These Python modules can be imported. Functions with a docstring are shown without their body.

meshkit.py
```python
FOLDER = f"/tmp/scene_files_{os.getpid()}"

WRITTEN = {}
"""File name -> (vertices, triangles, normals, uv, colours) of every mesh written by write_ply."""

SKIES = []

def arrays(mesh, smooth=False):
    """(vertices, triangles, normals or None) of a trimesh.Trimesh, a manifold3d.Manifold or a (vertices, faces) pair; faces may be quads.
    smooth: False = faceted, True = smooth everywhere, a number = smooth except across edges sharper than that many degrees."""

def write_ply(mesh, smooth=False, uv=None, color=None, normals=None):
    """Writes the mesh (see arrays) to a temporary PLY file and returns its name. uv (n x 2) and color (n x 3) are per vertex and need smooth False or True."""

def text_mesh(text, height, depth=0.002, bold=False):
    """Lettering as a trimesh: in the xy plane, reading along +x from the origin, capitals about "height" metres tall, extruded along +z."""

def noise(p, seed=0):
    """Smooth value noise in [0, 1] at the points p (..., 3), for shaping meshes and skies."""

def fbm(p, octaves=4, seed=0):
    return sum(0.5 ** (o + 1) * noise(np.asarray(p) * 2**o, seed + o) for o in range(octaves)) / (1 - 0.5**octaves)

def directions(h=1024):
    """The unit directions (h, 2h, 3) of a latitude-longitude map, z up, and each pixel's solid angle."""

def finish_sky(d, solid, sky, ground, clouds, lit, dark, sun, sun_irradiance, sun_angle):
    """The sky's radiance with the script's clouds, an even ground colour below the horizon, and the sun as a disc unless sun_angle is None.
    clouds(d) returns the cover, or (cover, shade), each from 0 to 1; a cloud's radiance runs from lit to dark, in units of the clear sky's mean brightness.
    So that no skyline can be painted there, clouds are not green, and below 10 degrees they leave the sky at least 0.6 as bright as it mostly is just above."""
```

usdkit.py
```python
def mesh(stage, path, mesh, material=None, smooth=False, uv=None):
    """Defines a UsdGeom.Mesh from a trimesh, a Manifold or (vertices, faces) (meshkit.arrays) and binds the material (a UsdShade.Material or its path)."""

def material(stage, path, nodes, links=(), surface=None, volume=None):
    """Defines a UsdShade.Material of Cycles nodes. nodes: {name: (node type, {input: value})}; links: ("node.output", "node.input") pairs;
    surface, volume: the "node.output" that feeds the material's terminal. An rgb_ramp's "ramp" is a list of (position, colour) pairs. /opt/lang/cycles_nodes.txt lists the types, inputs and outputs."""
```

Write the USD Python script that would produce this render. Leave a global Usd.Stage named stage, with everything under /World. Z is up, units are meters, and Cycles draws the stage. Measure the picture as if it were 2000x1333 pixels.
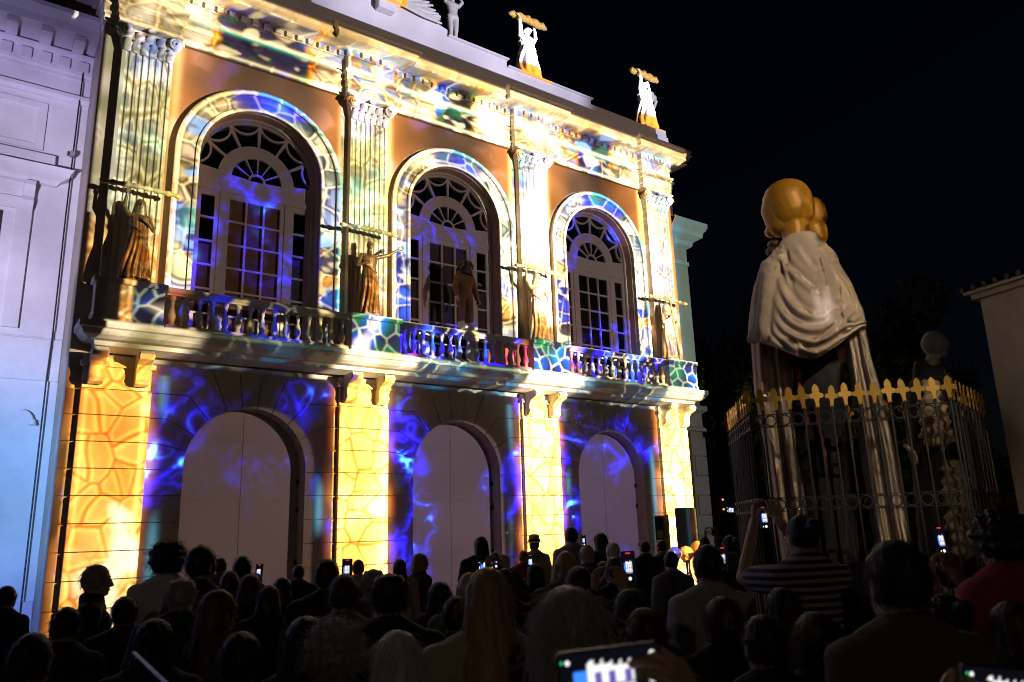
import math, random
import numpy as np, trimesh, usdkit, meshkit
import manifold3d as m3
import shapely
from shapely.geometry import Polygon, LineString, box as sbox, Point
from shapely.ops import polygonize, unary_union
from scipy.ndimage import gaussian_filter
from scipy.spatial import cKDTree
from pxr import Usd, UsdGeom, UsdLux, UsdShade, Gf, Sdf, Vt

rng = np.random.default_rng(7)
random.seed(7)
stage = Usd.Stage.CreateInMemory()
UsdGeom.SetStageUpAxis(stage, 'Z')
UsdGeom.SetStageMetersPerUnit(stage, 1.0)
UsdGeom.Xform.Define(stage, '/World')
stage.SetDefaultPrim(stage.GetPrimAtPath('/World'))

# ------------------------------------------------------------------ camera, sky, moon, lamps
F = 1505.4                                  # focal length in pixels of a 2000 px wide frame
CAM = np.array([-2.4496, -16.2336, 1.7807])
yaw, pitch, roll = 0.631744, 0.240215, -0.031652
fwd = np.array([math.sin(yaw) * math.cos(pitch), math.cos(yaw) * math.cos(pitch), math.sin(pitch)])
r0 = np.array([math.cos(yaw), -math.sin(yaw), 0]); u0 = np.cross(r0, fwd)
rt = r0 * math.cos(roll) + u0 * math.sin(roll); up = -r0 * math.sin(roll) + u0 * math.cos(roll)
cam = UsdGeom.Camera.Define(stage, '/World/camera')
cam.CreateFocalLengthAttr(36.0 * F / 2000); cam.CreateHorizontalApertureAttr(36.0)
cam.CreateFStopAttr(4.0); cam.CreateFocusDistanceAttr(18.0)
cam.CreateExposureAttr(0.0)
M = Gf.Matrix4d(*rt, 0, *up, 0, *(-fwd), 0, *CAM, 1)
cam.AddTransformOp().Set(M)

SUN_EL, SUN_AZ = math.radians(4), math.radians(-70)
sky = UsdLux.DomeLight.Define(stage, '/World/sky')
sky.GetPrim().SetCustomDataByKey('kind', 'structure')
skym = usdkit.material(stage, '/World/Looks/night_sky', {
    's': ('sky_texture', {'sky_type': 'single_scattering', 'sun_disc': False, 'sun_elevation': SUN_EL, 'sun_rotation': SUN_AZ}),
    'c': ('mix_color', {'blend_type': 'multiply', 'fac': 1.0, 'b': (.35, .45, 1.0)}),
    'b': ('background_shader', {'strength': 0.0014})}, [('s.color', 'c.a'), ('c.result', 'b.color')], 'b.background')
UsdShade.MaterialBindingAPI.Apply(sky.GetPrim()).Bind(skym)
moon = UsdLux.DistantLight.Define(stage, '/World/moon')
moon.CreateNormalizeAttr(True); moon.CreateIntensityAttr(0.0015); moon.CreateAngleAttr(0.5); moon.CreateColorAttr(Gf.Vec3f(.85, .9, 1))
moon.AddRotateXYZOp().Set(Gf.Vec3f(52, 0, -35))

PROJ = np.array([14.0, -19.0, 6.2]); PD = 19.0; PS = 0.6      # the video projector: lens, distance to the facade, distance lens to slide
PROJ_I = 74000.0
WASH = np.array([-6.2, -10.0, 3.0]); WASH_I = 3600.0
SPOT = np.array([-0.6, -22.0, 8.0]); SPOT_I = 1000.0
GOBO = np.array([-2.2, -21.5, 6.6]); GOBO_I = 1100.0
STREET_I = 70.0


def lamp(path, pos, inten, color, radius, cone=None, soft=.3, target=None):
    l = UsdLux.SphereLight.Define(stage, path)
    l.CreateRadiusAttr(radius); l.CreateNormalizeAttr(True); l.CreateIntensityAttr(inten); l.CreateColorAttr(Gf.Vec3f(*color))
    if target is not None:
        z = np.asarray(pos, float) - np.asarray(target, float); z /= np.linalg.norm(z)
        x = np.cross([0, 0, 1.0], z); x /= np.linalg.norm(x); y = np.cross(z, x)
        l.AddTransformOp().Set(Gf.Matrix4d(*x, 0, *y, 0, *z, 0, *map(float, pos), 1))
        sh = UsdLux.ShapingAPI.Apply(l.GetPrim()); sh.CreateShapingConeAngleAttr(cone); sh.CreateShapingConeSoftnessAttr(soft)
    else:
        l.AddTranslateOp().Set(Gf.Vec3d(*map(float, pos)))
    return l


def at(u, v, t):
    """The point at depth t along the view through pixel (u, v) of the 2000 x 1333 photograph."""
    return CAM + t * (fwd + (u - 1000) / F * rt - (v - 666.5) / F * up)


# ------------------------------------------------------------------ helpers
names, base_of = {}, {}


def numbered(path):
    n = names.get(path, 0); names[path] = n + 1
    return path if n == 0 else f'{path}_{n:03d}'


def root_of(path):
    return '/'.join(path.split('/')[:3])


def thing(name, label, cat, loc=(0, 0, 0), group=None):
    path = numbered('/World/' + name)
    x = UsdGeom.Xform.Define(stage, path); x.AddTranslateOp().Set(Gf.Vec3d(*map(float, loc)))
    base_of[path] = np.array(loc, float)
    tag(x.GetPrim(), label, cat, group)
    return path


def tag(prim, label, cat, group=None, kind=None):
    if isinstance(prim, str): prim = stage.GetPrimAtPath(prim)
    if label: prim.SetCustomDataByKey('label', label)
    if cat: prim.SetCustomDataByKey('category', cat)
    if group: prim.SetCustomDataByKey('group', group)
    if kind: prim.SetCustomDataByKey('kind', kind)
    return prim


def obj(name, mesh, mat, parent='/World', smooth=False, label=None, kind=None):
    path = numbered(parent + '/' + name)
    b = base_of.get(root_of(path))
    if b is not None or isinstance(mesh, (tuple, list)):
        v, f, _ = meshkit.arrays(mesh, False)
        mesh = trimesh.Trimesh(v - (b if b is not None else 0), f, process=False)
    usdkit.mesh(stage, path, mesh, mat, smooth)
    p = stage.GetPrimAtPath(path)
    if label: p.SetCustomDataByKey('label', label)
    if kind: p.SetCustomDataByKey('kind', kind)
    return path


def mat(name, color, rough=.75, var=.0, scale=3.0, bump=0.0, bscale=30.0, metallic=0.0, trans=0.0, spec=.4):
    nodes = {'p': ('principled_bsdf', {'base_color': color, 'roughness': rough, 'metallic': metallic, 'specular_ior_level': spec}), }
    links = []
    if var or bump:
        nodes['tc'] = ('texture_coordinate', {})
        nodes['n'] = ('noise_texture', {'scale': scale, 'detail': 6.0, 'roughness': .65})
        links += [('tc.object', 'n.vector')]
    if var:
        c = np.array(color)
        nodes['r'] = ('rgb_ramp', {'ramp': [(.3, tuple(c * (1 - var))), (.5, tuple(c)), (.72, tuple(np.minimum(c * (1 + var), .95)))]})
        links += [('n.fac', 'r.fac'), ('r.color', 'p.base_color')]
    if bump:
        nodes['n2'] = ('noise_texture', {'scale': bscale, 'detail': 4.0})
        nodes['b'] = ('bump', {'strength': bump, 'distance': .02})
        links += [('tc.object', 'n2.vector'), ('n2.fac', 'b.height'), ('b.normal', 'p.normal')]
    return usdkit.material(stage, '/World/Looks/' + name, nodes, links, 'p.BSDF')


def bx(x0, x1, y0, y1, z0, z1):
    m = trimesh.creation.box([x1 - x0, y1 - y0, z1 - z0]); m.apply_translation([(x0 + x1) / 2, (y0 + y1) / 2, (z0 + z1) / 2])
    return m


def cbox(x0, x1, y0, y1, z0, z1, c=.012):
    """A box with chamfered edges."""
    pts = []
    for x in (x0, x1):
        for y in (y0, y1):
            for z in (z0, z1):
                sx, sy, sz = (1 if x == x0 else -1), (1 if y == y0 else -1), (1 if z == z0 else -1)
                pts += [(x + sx * c, y + sy * c, z), (x + sx * c, y, z + sz * c), (x, y + sy * c, z + sz * c)]
    return trimesh.convex.convex_hull(np.array(pts))


def cat(ms):
    return trimesh.util.concatenate([as_tm(m) for m in ms])


def as_tm(m):
    if isinstance(m, trimesh.Trimesh): return m
    v, f, _ = meshkit.arrays(m, False)
    return trimesh.Trimesh(v, f, process=False)


def prism_y(poly, y0, y1):
    """Extrudes a shapely polygon drawn in (x, z) from y0 (front) to y1 (back)."""
    out = []
    for g in (poly.geoms if hasattr(poly, 'geoms') else [poly]):
        if g.is_empty or g.area < 1e-5: continue
        m = trimesh.creation.extrude_polygon(g, y1 - y0)
        v = m.vertices.copy(); m.vertices = np.stack([v[:, 0], y1 - v[:, 2], v[:, 1]], 1)
        out.append(m)
    return trimesh.util.concatenate(out)


def prism_x(poly, x0, x1):
    """Extrudes a polygon drawn in (y, z) along x."""
    m = trimesh.creation.extrude_polygon(poly, x1 - x0)
    v = m.vertices.copy(); m.vertices = np.stack([v[:, 2] + x0, v[:, 0], v[:, 1]], 1)
    return m


def moulding(path, prof):
    """Sweeps a profile of (outward, z) points along a plan path with mitred corners; outward is to the right of the path."""
    P = np.array(path, float); n = len(P)
    d = np.diff(P, axis=0); d /= np.linalg.norm(d, axis=1, keepdims=True)
    nn = np.stack([d[:, 1], -d[:, 0]], 1)
    off = np.zeros((n, 2))
    for i in range(n):
        if i == 0: off[i] = nn[0]
        elif i == n - 1: off[i] = nn[-1]
        else:
            b = nn[i - 1] + nn[i]; off[i] = b / max(1e-6, 1 + nn[i - 1] @ nn[i])
    V = np.array([[*(P[i] + off[i] * o), z] for i in range(n) for o, z in prof])
    k = len(prof); fs = []
    for i in range(n - 1):
        for j in range(k - 1):
            a, b2 = i * k + j, (i + 1) * k + j
            fs.append((a, b2, b2 + 1, a + 1))
    f = np.array(fs)
    m = trimesh.Trimesh(V, np.vstack([f[:, [0, 1, 2]], f[:, [0, 2, 3]]]), process=False)
    return m


def lathe(prof, n=14, c=(0, 0, 0)):
    m = trimesh.creation.revolve(np.array(prof), sections=n)
    m.apply_translation(c)
    return m


def tube(pts, r, n=8):
    P = np.array(pts, float); r = np.broadcast_to(r, len(P))
    t = np.gradient(P, axis=0); t /= np.linalg.norm(t, axis=1, keepdims=True) + 1e-12
    ref = np.array([0, 0, 1.0]) if abs(t[:, 2]).max() < .9 else np.array([1.0, .3, 0])
    a = np.cross(t, ref); a /= np.linalg.norm(a, axis=1, keepdims=True) + 1e-12
    b = np.cross(t, a); ang = np.arange(n) * 2 * np.pi / n
    V = P[:, None] + r[:, None, None] * (np.cos(ang)[None, :, None] * a[:, None] + np.sin(ang)[None, :, None] * b[:, None])
    V = V.reshape(-1, 3); fs = []
    for i in range(len(P) - 1):
        for j in range(n):
            q = (i * n + j, i * n + (j + 1) % n, (i + 1) * n + (j + 1) % n, (i + 1) * n + j)
            fs += [(q[0], q[1], q[2]), (q[0], q[2], q[3])]
    c0, c1 = len(V), len(V) + 1; V = np.vstack([V, P[0], P[-1]]); e = (len(P) - 1) * n
    for j in range(n):
        fs += [(c0, (j + 1) % n, j), (c1, e + j, e + (j + 1) % n)]
    return trimesh.Trimesh(V, np.array(fs), process=False)


def sph(c, r, seg=14):
    m = m3.Manifold.sphere(1.0, seg)
    r = (r, r, r) if np.ndim(r) == 0 else r
    return m.scale(tuple(map(float, r))).translate(tuple(map(float, c)))


def hull(*ms):
    return m3.Manifold.batch_hull(list(ms))


def bone(a, ra, b, rb, seg=12):
    return hull(sph(a, ra, seg), sph(b, rb, seg))


def union(ms):
    return m3.Manifold.batch_boolean(list(ms), m3.OpType.Add)


def smooth_blob(ms, edge=.035, it=8):
    m = union(ms).refine_to_length(edge)
    t = as_tm(m); t = trimesh.Trimesh(t.vertices, t.faces, process=True)
    trimesh.smoothing.filter_taubin(t, lamb=.5, nu=.53, iterations=it)
    return t


def fbm(P, scale, seed=0):
    return meshkit.fbm(np.asarray(P) * scale + seed * 17.3) if hasattr(meshkit, 'fbm') else np.zeros(len(P))


# ------------------------------------------------------------------ materials
STONE = mat('cream_stone', (.42, .375, .31), .8, .14, 1.6, .25, 28)
RENDER = mat('painted_render', (.44, .35, .27), .85, .10, .9, .12, 22)
TRIM = mat('pale_stone_trim', (.50, .455, .39), .75, .12, 3.0, .2, 40)
DOORW = mat('pale_door_paint', (.44, .395, .385), .6, .06, 1.2)
WHITE = mat('white_frame_paint', (.66, .62, .60), .5, .05, 3.0)
CURT = mat('amber_blind', (.62, .34, .15), .9, .25, 2.0)
GREYB = mat('grey_blind', (.26, .22, .20), .9, .2, 2.0)
FLOCK = mat('black_flock', (.0008, .0008, .0008), 1.0, spec=0.0)
DARKIN = mat('dark_interior', (.03, .026, .022), .9)
ATTIC = mat('attic_plaster', (.55, .52, .50), .85, .08, 1.2)
DARKROOF = mat('roof_felt', (.05, .045, .04), .9)
LEFTW = mat('neighbour_plaster', (.58, .56, .56), .85, .16, .8, .25, 18)
STATW = mat('statue_white', (.75, .72, .70), .6, .08, 6, .1, 30)
STATG = mat('statue_grey_plaster', (.50, .47, .41), .7, .12, 6, .15, 30)
BREAD = mat('golden_bread', (.50, .36, .16), .5, .3, 9, .3, 40)
BRONZE = mat('statue_bronze', (.20, .13, .07), .45, .3, 6, .1, 30, .5)
ROBE = mat('statue_robe', (.46, .34, .22), .7, .25, 5, .1, 30)
BARW = mat('crutch_wood', (.40, .31, .14), .6, .3, 8, .2, 40)
DIVER = mat('diver_suit_canvas', (.20, .10, .05), .8, .3, 7, .2, 40)
GOLD = mat('golden_satin', (.44, .20, .015), .46, .12, 5, .03, 20, .15)
CLOTH = mat('natural_cloth', (.50, .385, .295), 1.0, .10, 3, .15, 120, spec=.03)
IRON = mat('wrought_iron', (.055, .05, .045), .5, .3, 20, .1, 60, .6)
GILT = mat('gilded_finial', (.62, .36, .055), .42, .12, 12, .06, 60, .35)
ASPHALT = mat('paving', (.07, .065, .06), .8, .2, 4, .3, 60)
DARKWALL = mat('dark_shop_paint', (.035, .03, .02), .8, .2, 2)
HOUSE = mat('house_plaster', (.24, .225, .22), .9, .12, 1.5, .15, 20)
TILE = mat('roof_tile', (.05, .03, .022), .8, .3, 6)
BLACKP = mat('black_plastic', (.012, .012, .013), .45)
CABLE = mat('black_cable', (.012, .011, .012), .6)
GLASSM = usdkit.material(stage, '/World/Looks/window_glass', {
    't': ('transparent_bsdf', {'color': (.8, .8, .8)}), 'g': ('glossy_bsdf', {'color': (.9, .9, .9), 'roughness': .06}),
    'f': ('fresnel', {'IOR': 1.45}), 'm': ('mix_closure', {})},
    [('f.fac', 'm.fac'), ('t.BSDF', 'm.closure1'), ('g.BSDF', 'm.closure2')], 'm.closure')

# ------------------------------------------------------------------ ground
ground = obj('ground', bx(-250, 250, -250, 250, -.3, 0), ASPHALT, kind='structure')

# ================================================================== the theatre
B = 5.165; PX = [0, B, 2 * B, 3 * B]; BAY = [B / 2 + B * i for i in range(3)]
XL, XR = -.85, 16.35
T = thing('theatre_building', 'tall ornate theatre facade with three arched windows, covered in colourful projected stained glass', 'theatre')
RW = 1.25; ZS = 3.2                         # lower arches: radius, springing
UR = 1.38; UZ = 9.95                        # upper arches


def arch(cx, r, zs, z0, n=28):
    a = np.linspace(0, math.pi, n)
    return Polygon([(cx - r, z0)] + [(cx - r, zs)] + [(cx - r * math.cos(t), zs + r * math.sin(t)) for t in a][1:] + [(cx + r, z0)])


# core walls (behind the stone skin)
low = sbox(XL, 0.0, XR, 5.35)
for c in BAY: low = low.difference(arch(c, RW, ZS, -.1))
obj('lower_wall', prism_y(low, .17, .62), STONE, T)
upw = sbox(XL, 5.35, XR, 12.5)
for c in BAY: upw = upw.difference(arch(c, UR, UZ, 5.88))
obj('upper_wall', prism_y(upw, .15, .70), RENDER, T)
obj('side_wall', bx(XL, XL + .4, .703, 9, 0, 14.0), STONE, T)
obj('side_wall', bx(XR - .4, XR, .703, 9, 0, 14.0), STONE, T)
obj('roof', bx(XL + .05, XR - .05, .3, 9, 13.7, 13.95), DARKROOF, T)
obj('interior_back', bx(XL + .4, XR - .4, 1.3, 1.4, 0, 13), DARKIN, T)
obj('balcony_floor_inside', bx(XL + .4, XR - .4, .71, 1.3, 5.6, 5.75), DARKIN, T)

# stone skin: courses and voussoirs of the ground floor, one mesh each
ZJ = [.13 + .5 * i for i in range(10)]      # joints .13 .. 4.63
for bi, c in enumerate(BAY):
    x0, x1 = PX[bi] + .615, PX[bi + 1] - .615
    reg = sbox(x0, .0, x1, 5.2).difference(arch(c, RW, ZS, -.1, 40))
    lines = [reg.boundary]
    for z in ZJ:
        if z < ZS:
            lines.append(LineString([(x0 - .1, z), (x1 + .1, z)]))
    for z, bxx in ((3.63, 1.72), (4.13, 1.62), (4.63, 1.25)):
        for s in (-1, 1):
            lines.append(LineString([(c + s * 4, z), (c + s * bxx, z), (c, ZS)]))
    for a in (68, 83, 97, 112):
        a = math.radians(a); lines.append(LineString([(c, ZS), (c + 4 * math.cos(a), ZS + 4 * math.sin(a))]))
    for pg in polygonize(unary_union(lines)):
        if not reg.contains(pg.representative_point()) or pg.area < .01: continue
        g = pg.buffer(-.009, join_style=2)
        if g.is_empty: continue
        obj('stone', prism_y(g, .118 + rng.uniform(-.002, .003), .169), STONE, T)
# pilasters of the ground floor: coursed blocks, plinth, head with two consoles
for i, c in enumerate(PX):
    for k in range(9):
        z0, z1 = ZJ[k] + .007, ZJ[k + 1] - .007
        obj('pilaster_stone', cbox(c - .615, c + .615, .0 + rng.uniform(-.002, .002), .168, z0, z1, .008), STONE, T)
    obj('plinth', cbox(c - .66, c + .66, -.05, .168, 0, .125, .01), STONE, T)
    hd = obj('pilaster_head', cat([bx(c - .60, c + .60, .03, .168, 4.64, 5.30), bx(c - .66, c + .66, -.03, .168, 5.06, 5.16)]), TRIM, T)
    for dx in (-.40, .40):
        prof = Polygon([(.03, 5.34), (-.46, 5.34), (-.50, 5.27), (-.46, 5.18), (-.36, 5.14), (-.26, 5.10), (-.20, 5.02), (-.18, 4.92), (-.20, 4.82), (-.15, 4.74), (-.05, 4.70), (.03, 4.72)])
        con = obj('console', prism_x(prof, c + dx - .125, c + dx + .125), TRIM, T)
        m = lathe([(0, -.14), (.07, -.14), (.07, .14), (0, .14)], 16); m.apply_transform(trimesh.transformations.rotation_matrix(math.pi / 2, [0, 1, 0])); m.apply_translation([c + dx, -.39, 5.25])
        m2 = m.copy(); m2.apply_scale(.7); m2.vertices += np.array([c + dx, -.13, 4.80]) - m2.vertices.mean(0)
        obj('scroll', m, TRIM, con); obj('scroll', m2, TRIM, con)

for x0, x1 in ((XL, PX[0] - .625), (PX[3] + .625, XR)):   # narrow strips beyond the end pilasters
    for k in range(9):
        obj('stone', bx(x0, x1, .118, .169, ZJ[k] + .008, ZJ[k + 1] - .008), STONE, T)

# arched doors of the ground floor
for i, c in enumerate(BAY):
    d = obj('door', prism_y(arch(c, RW + .02, ZS, 0.0, 36), .50, .56), DOORW, T)
    for s in (-1, 1):
        leaf = arch(c, RW - .05, ZS, .06, 36).intersection(sbox(c - 2 if s < 0 else c + .003, 0, c - .003 if s < 0 else c + 2, 9))
        pieces = [leaf.intersection(sbox(c - 3, a, c + 3, b)) for a, b in ((.06, 1.30), (1.31, 2.55), (2.56, 3.8), (3.81, 5))]
        for g in pieces:
            if not g.is_empty: obj('panel', prism_y(g.buffer(-.002), .488, .50), DOORW, d)
    for z in (1.2, 2.3, 2.9): obj('hinge', bx(c + RW - .05, c + RW - .005, .43, .47, z, z + .1), BLACKP, d)

# balcony: slab, rail, pedestals, balusters
slab = [(.0, 5.33), (.22, 5.38), (.32, 5.40), (.34, 5.48), (.46, 5.50), (.55, 5.56), (.60, 5.66), (.64, 5.68), (.64, 5.80), (.0, 5.80)]
jog = [(-.18, .145), (-.18, .0), (15.85, .0), (15.85, .145)]
obj('balcony_slab', cat([moulding(jog, slab), bx(-.17, 15.84, -.0, .145, 5.36, 5.795)]), TRIM, T)
RY = -.44
for i, c in enumerate(PX):
    w = .63
    ped = obj('pedestal', cbox(c - w + .02, c + w - .02, RY - .13, RY + .17, 5.802, 6.56, .012), TRIM, T)
    obj('cap', cbox(c - w - .03, c + w + .03, RY - .18, RY + .22, 6.561, 6.68, .02), TRIM, ped)
    obj('foot', cbox(c - w, c + w, RY - .15, RY + .19, 5.801, 5.90, .01), TRIM, ped)
bal = [(.0, 0), (.062, 0), (.062, .05), (.045, .07), (.05, .10), (.072, .17), (.074, .22), (.055, .30), (.034, .38), (.030, .43), (.042, .47), (.042, .49), (.034, .51), (.058, .55), (.062, .56), (.062, .62), (0, .62)]
for i in range(3):
    a, b = PX[i] + .66, PX[i + 1] - .66
    obj('rail', cat([cbox(a, b, RY - .11, RY + .13, 6.54, 6.66, .025), bx(a, b, RY - .08, RY + .10, 6.50, 6.539)]), TRIM, T)
    obj('balustrade_plinth', cbox(a, b, RY - .10, RY + .12, 5.803, 5.90, .01), TRIM, T)
    for k in range(15):
        x = a + (b - a) * (k + .5) / 15
        obj('baluster', lathe(bal, 12, (x, RY + .01, 5.89)), TRIM, T, smooth=40)

# upper pilasters with flutes and capitals
for i, c in enumerate(PX):
    w = .5
    sec = sbox(c - w, -.04, c + w, .148)
    for k in range(7):
        sec = sec.difference(Point(c - .39 + .13 * k, -.045).buffer(.043, 6))
    m = trimesh.creation.extrude_polygon(sec, 5.55); m.apply_translation([0, 0, 6.30])
    pl = obj('upper_pilaster', m, TRIM, T)
    obj('base', cat([cbox(c - .60, c + .60, -.13, .147, 5.81, 6.08, .01), cbox(c - .57, c + .57, -.10, .147, 6.081, 6.19, .03), cbox(c - .54, c + .54, -.07, .147, 6.191, 6.298, .03)]), TRIM, pl)
    # capital: bell, two rows of leaves, volutes, abacus
    parts = [hull(m3.Manifold.cube((1.0, .18, .05)).translate((c - .5, -.04, 11.86)), m3.Manifold.cube((1.14, .26, .05)).translate((c - .57, -.12, 12.30)))]
    for row, (z, n, off) in enumerate(((11.87, 6, 0), (12.05, 5, .09))):
        for k in range(n):
            x = c - .42 + .84 * k / (n - 1)
            parts.append(hull(sph((x, -.05, z), (.07, .03, .03), 10), sph((x, -.10 - off * .3, z + .15), (.085, .03, .04), 10), sph((x, -.15 - off * .3, z + .20), (.055, .035, .03), 10)))
    bell = obj('capital', smooth_blob(parts, .045, 2), TRIM, pl, smooth=60)
    vol = []
    for s in (-1, 1):
        a = np.linspace(0, 4.2 * math.pi, 46); r = .155 * np.exp(-a / 9.5)
        sp = np.stack([c + s * (.50 - 0 * a) + s * r * np.cos(a), np.full_like(a, -.17) - .004 * a, 12.24 + r * np.sin(a)], 1)
        vol = [tube(sp, np.linspace(.040, .028, 46), 7)]
        vol.append(lathe([(0, -.06), (.135, -.06), (.135, .06), (0, .06)], 18).apply_transform(trimesh.transformations.translation_matrix([c + s * .50, -.10, 12.24]) @ trimesh.transformations.rotation_matrix(math.pi / 2, [1, 0, 0])))
        obj('volute', cat(vol), TRIM, pl, smooth=40)
    obj('rosette', as_tm(sph((c, -.20, 12.38), (.09, .06, .07), 10)), TRIM, pl, smooth=True)
    obj('abacus', cbox(c - .64, c + .64, -.22, .147, 12.40, 12.475, .015), TRIM, pl)

# entablature swept round the building with breaks over the pilasters
def wall_path(proj, y=.15):
    p = [(XL, 6.0), (XL, y)]
    for c in PX:
        p += [(c - .60, y), (c - .60, y - proj), (c + .60, y - proj), (c + .60, y)]
    p += [(XR, y), (XR, 6.0)]
    q = [p[0]]
    for a in p[1:]:
        if math.hypot(a[0] - q[-1][0], a[1] - q[-1][1]) > 1e-3: q.append(a)
    return q


WP = wall_path(.19, .12)
obj('architrave', moulding(WP, [(-.1, 12.478), (.03, 12.478), (.03, 12.66), (.055, 12.665), (.055, 12.86), (.08, 12.865), (.08, 13.0), (.13, 13.04), (.13, 13.10), (-.1, 13.10)]), TRIM, T)
obj('frieze', moulding(WP, [(-.1, 13.101), (.035, 13.101), (.035, 13.47), (.07, 13.49), (-.1, 13.50)]), TRIM, T)
obj('cornice', moulding(WP, [(-.1, 13.501), (.09, 13.501), (.09, 13.66), (.20, 13.68), (.48, 13.70), (.48, 13.82), (.51, 13.84), (.55, 13.93), (.60, 13.97), (.62, 14.03), (-.1, 14.09)]), TRIM, T)
x = XL + .1
while x < XR - .1:
    near = min(abs(x - c) for c in PX)
    if abs(near - .60) > .13:
        y = .12 - (.19 if near < .60 else 0) - .09
        obj('dentil', bx(x - .07, x + .07, y - .085, y + .002, 13.52, 13.645), TRIM, T)
    x += .27
for k in range(9):
    y = .35 + .36 * k
    obj('dentil', bx(XL - .175, XL - .088, y - .09, y + .09, 13.52, 13.645), TRIM, T)

# archivolts and jamb strips of the windows
for c in BAY:
    ring = arch(c, 1.87, UZ, 5.82, 44).difference(arch(c, 1.40, UZ, 5.7, 44))
    av = obj('archivolt', prism_y(ring, .05, .149), TRIM, T)
    r2 = arch(c, 1.90, UZ, 5.82, 44).difference(arch(c, 1.78, UZ, 5.7, 44))
    r3 = arch(c, 1.47, UZ, 5.82, 44).difference(arch(c, 1.385, UZ, 5.7, 44))
    obj('moulding', cat([prism_y(r2, .0, .0495), prism_y(r3, .015, .0495)]), TRIM, av)

# windows
def fan_wedge(c, z, r0_, r1_, a0, a1, n=8):
    a = np.linspace(math.radians(a0), math.radians(a1), n)
    return Polygon([(c + r1_ * math.cos(t), z + r1_ * math.sin(t)) for t in a] + [(c + r0_ * math.cos(t), z + r0_ * math.sin(t)) for t in a[::-1]])


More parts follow.
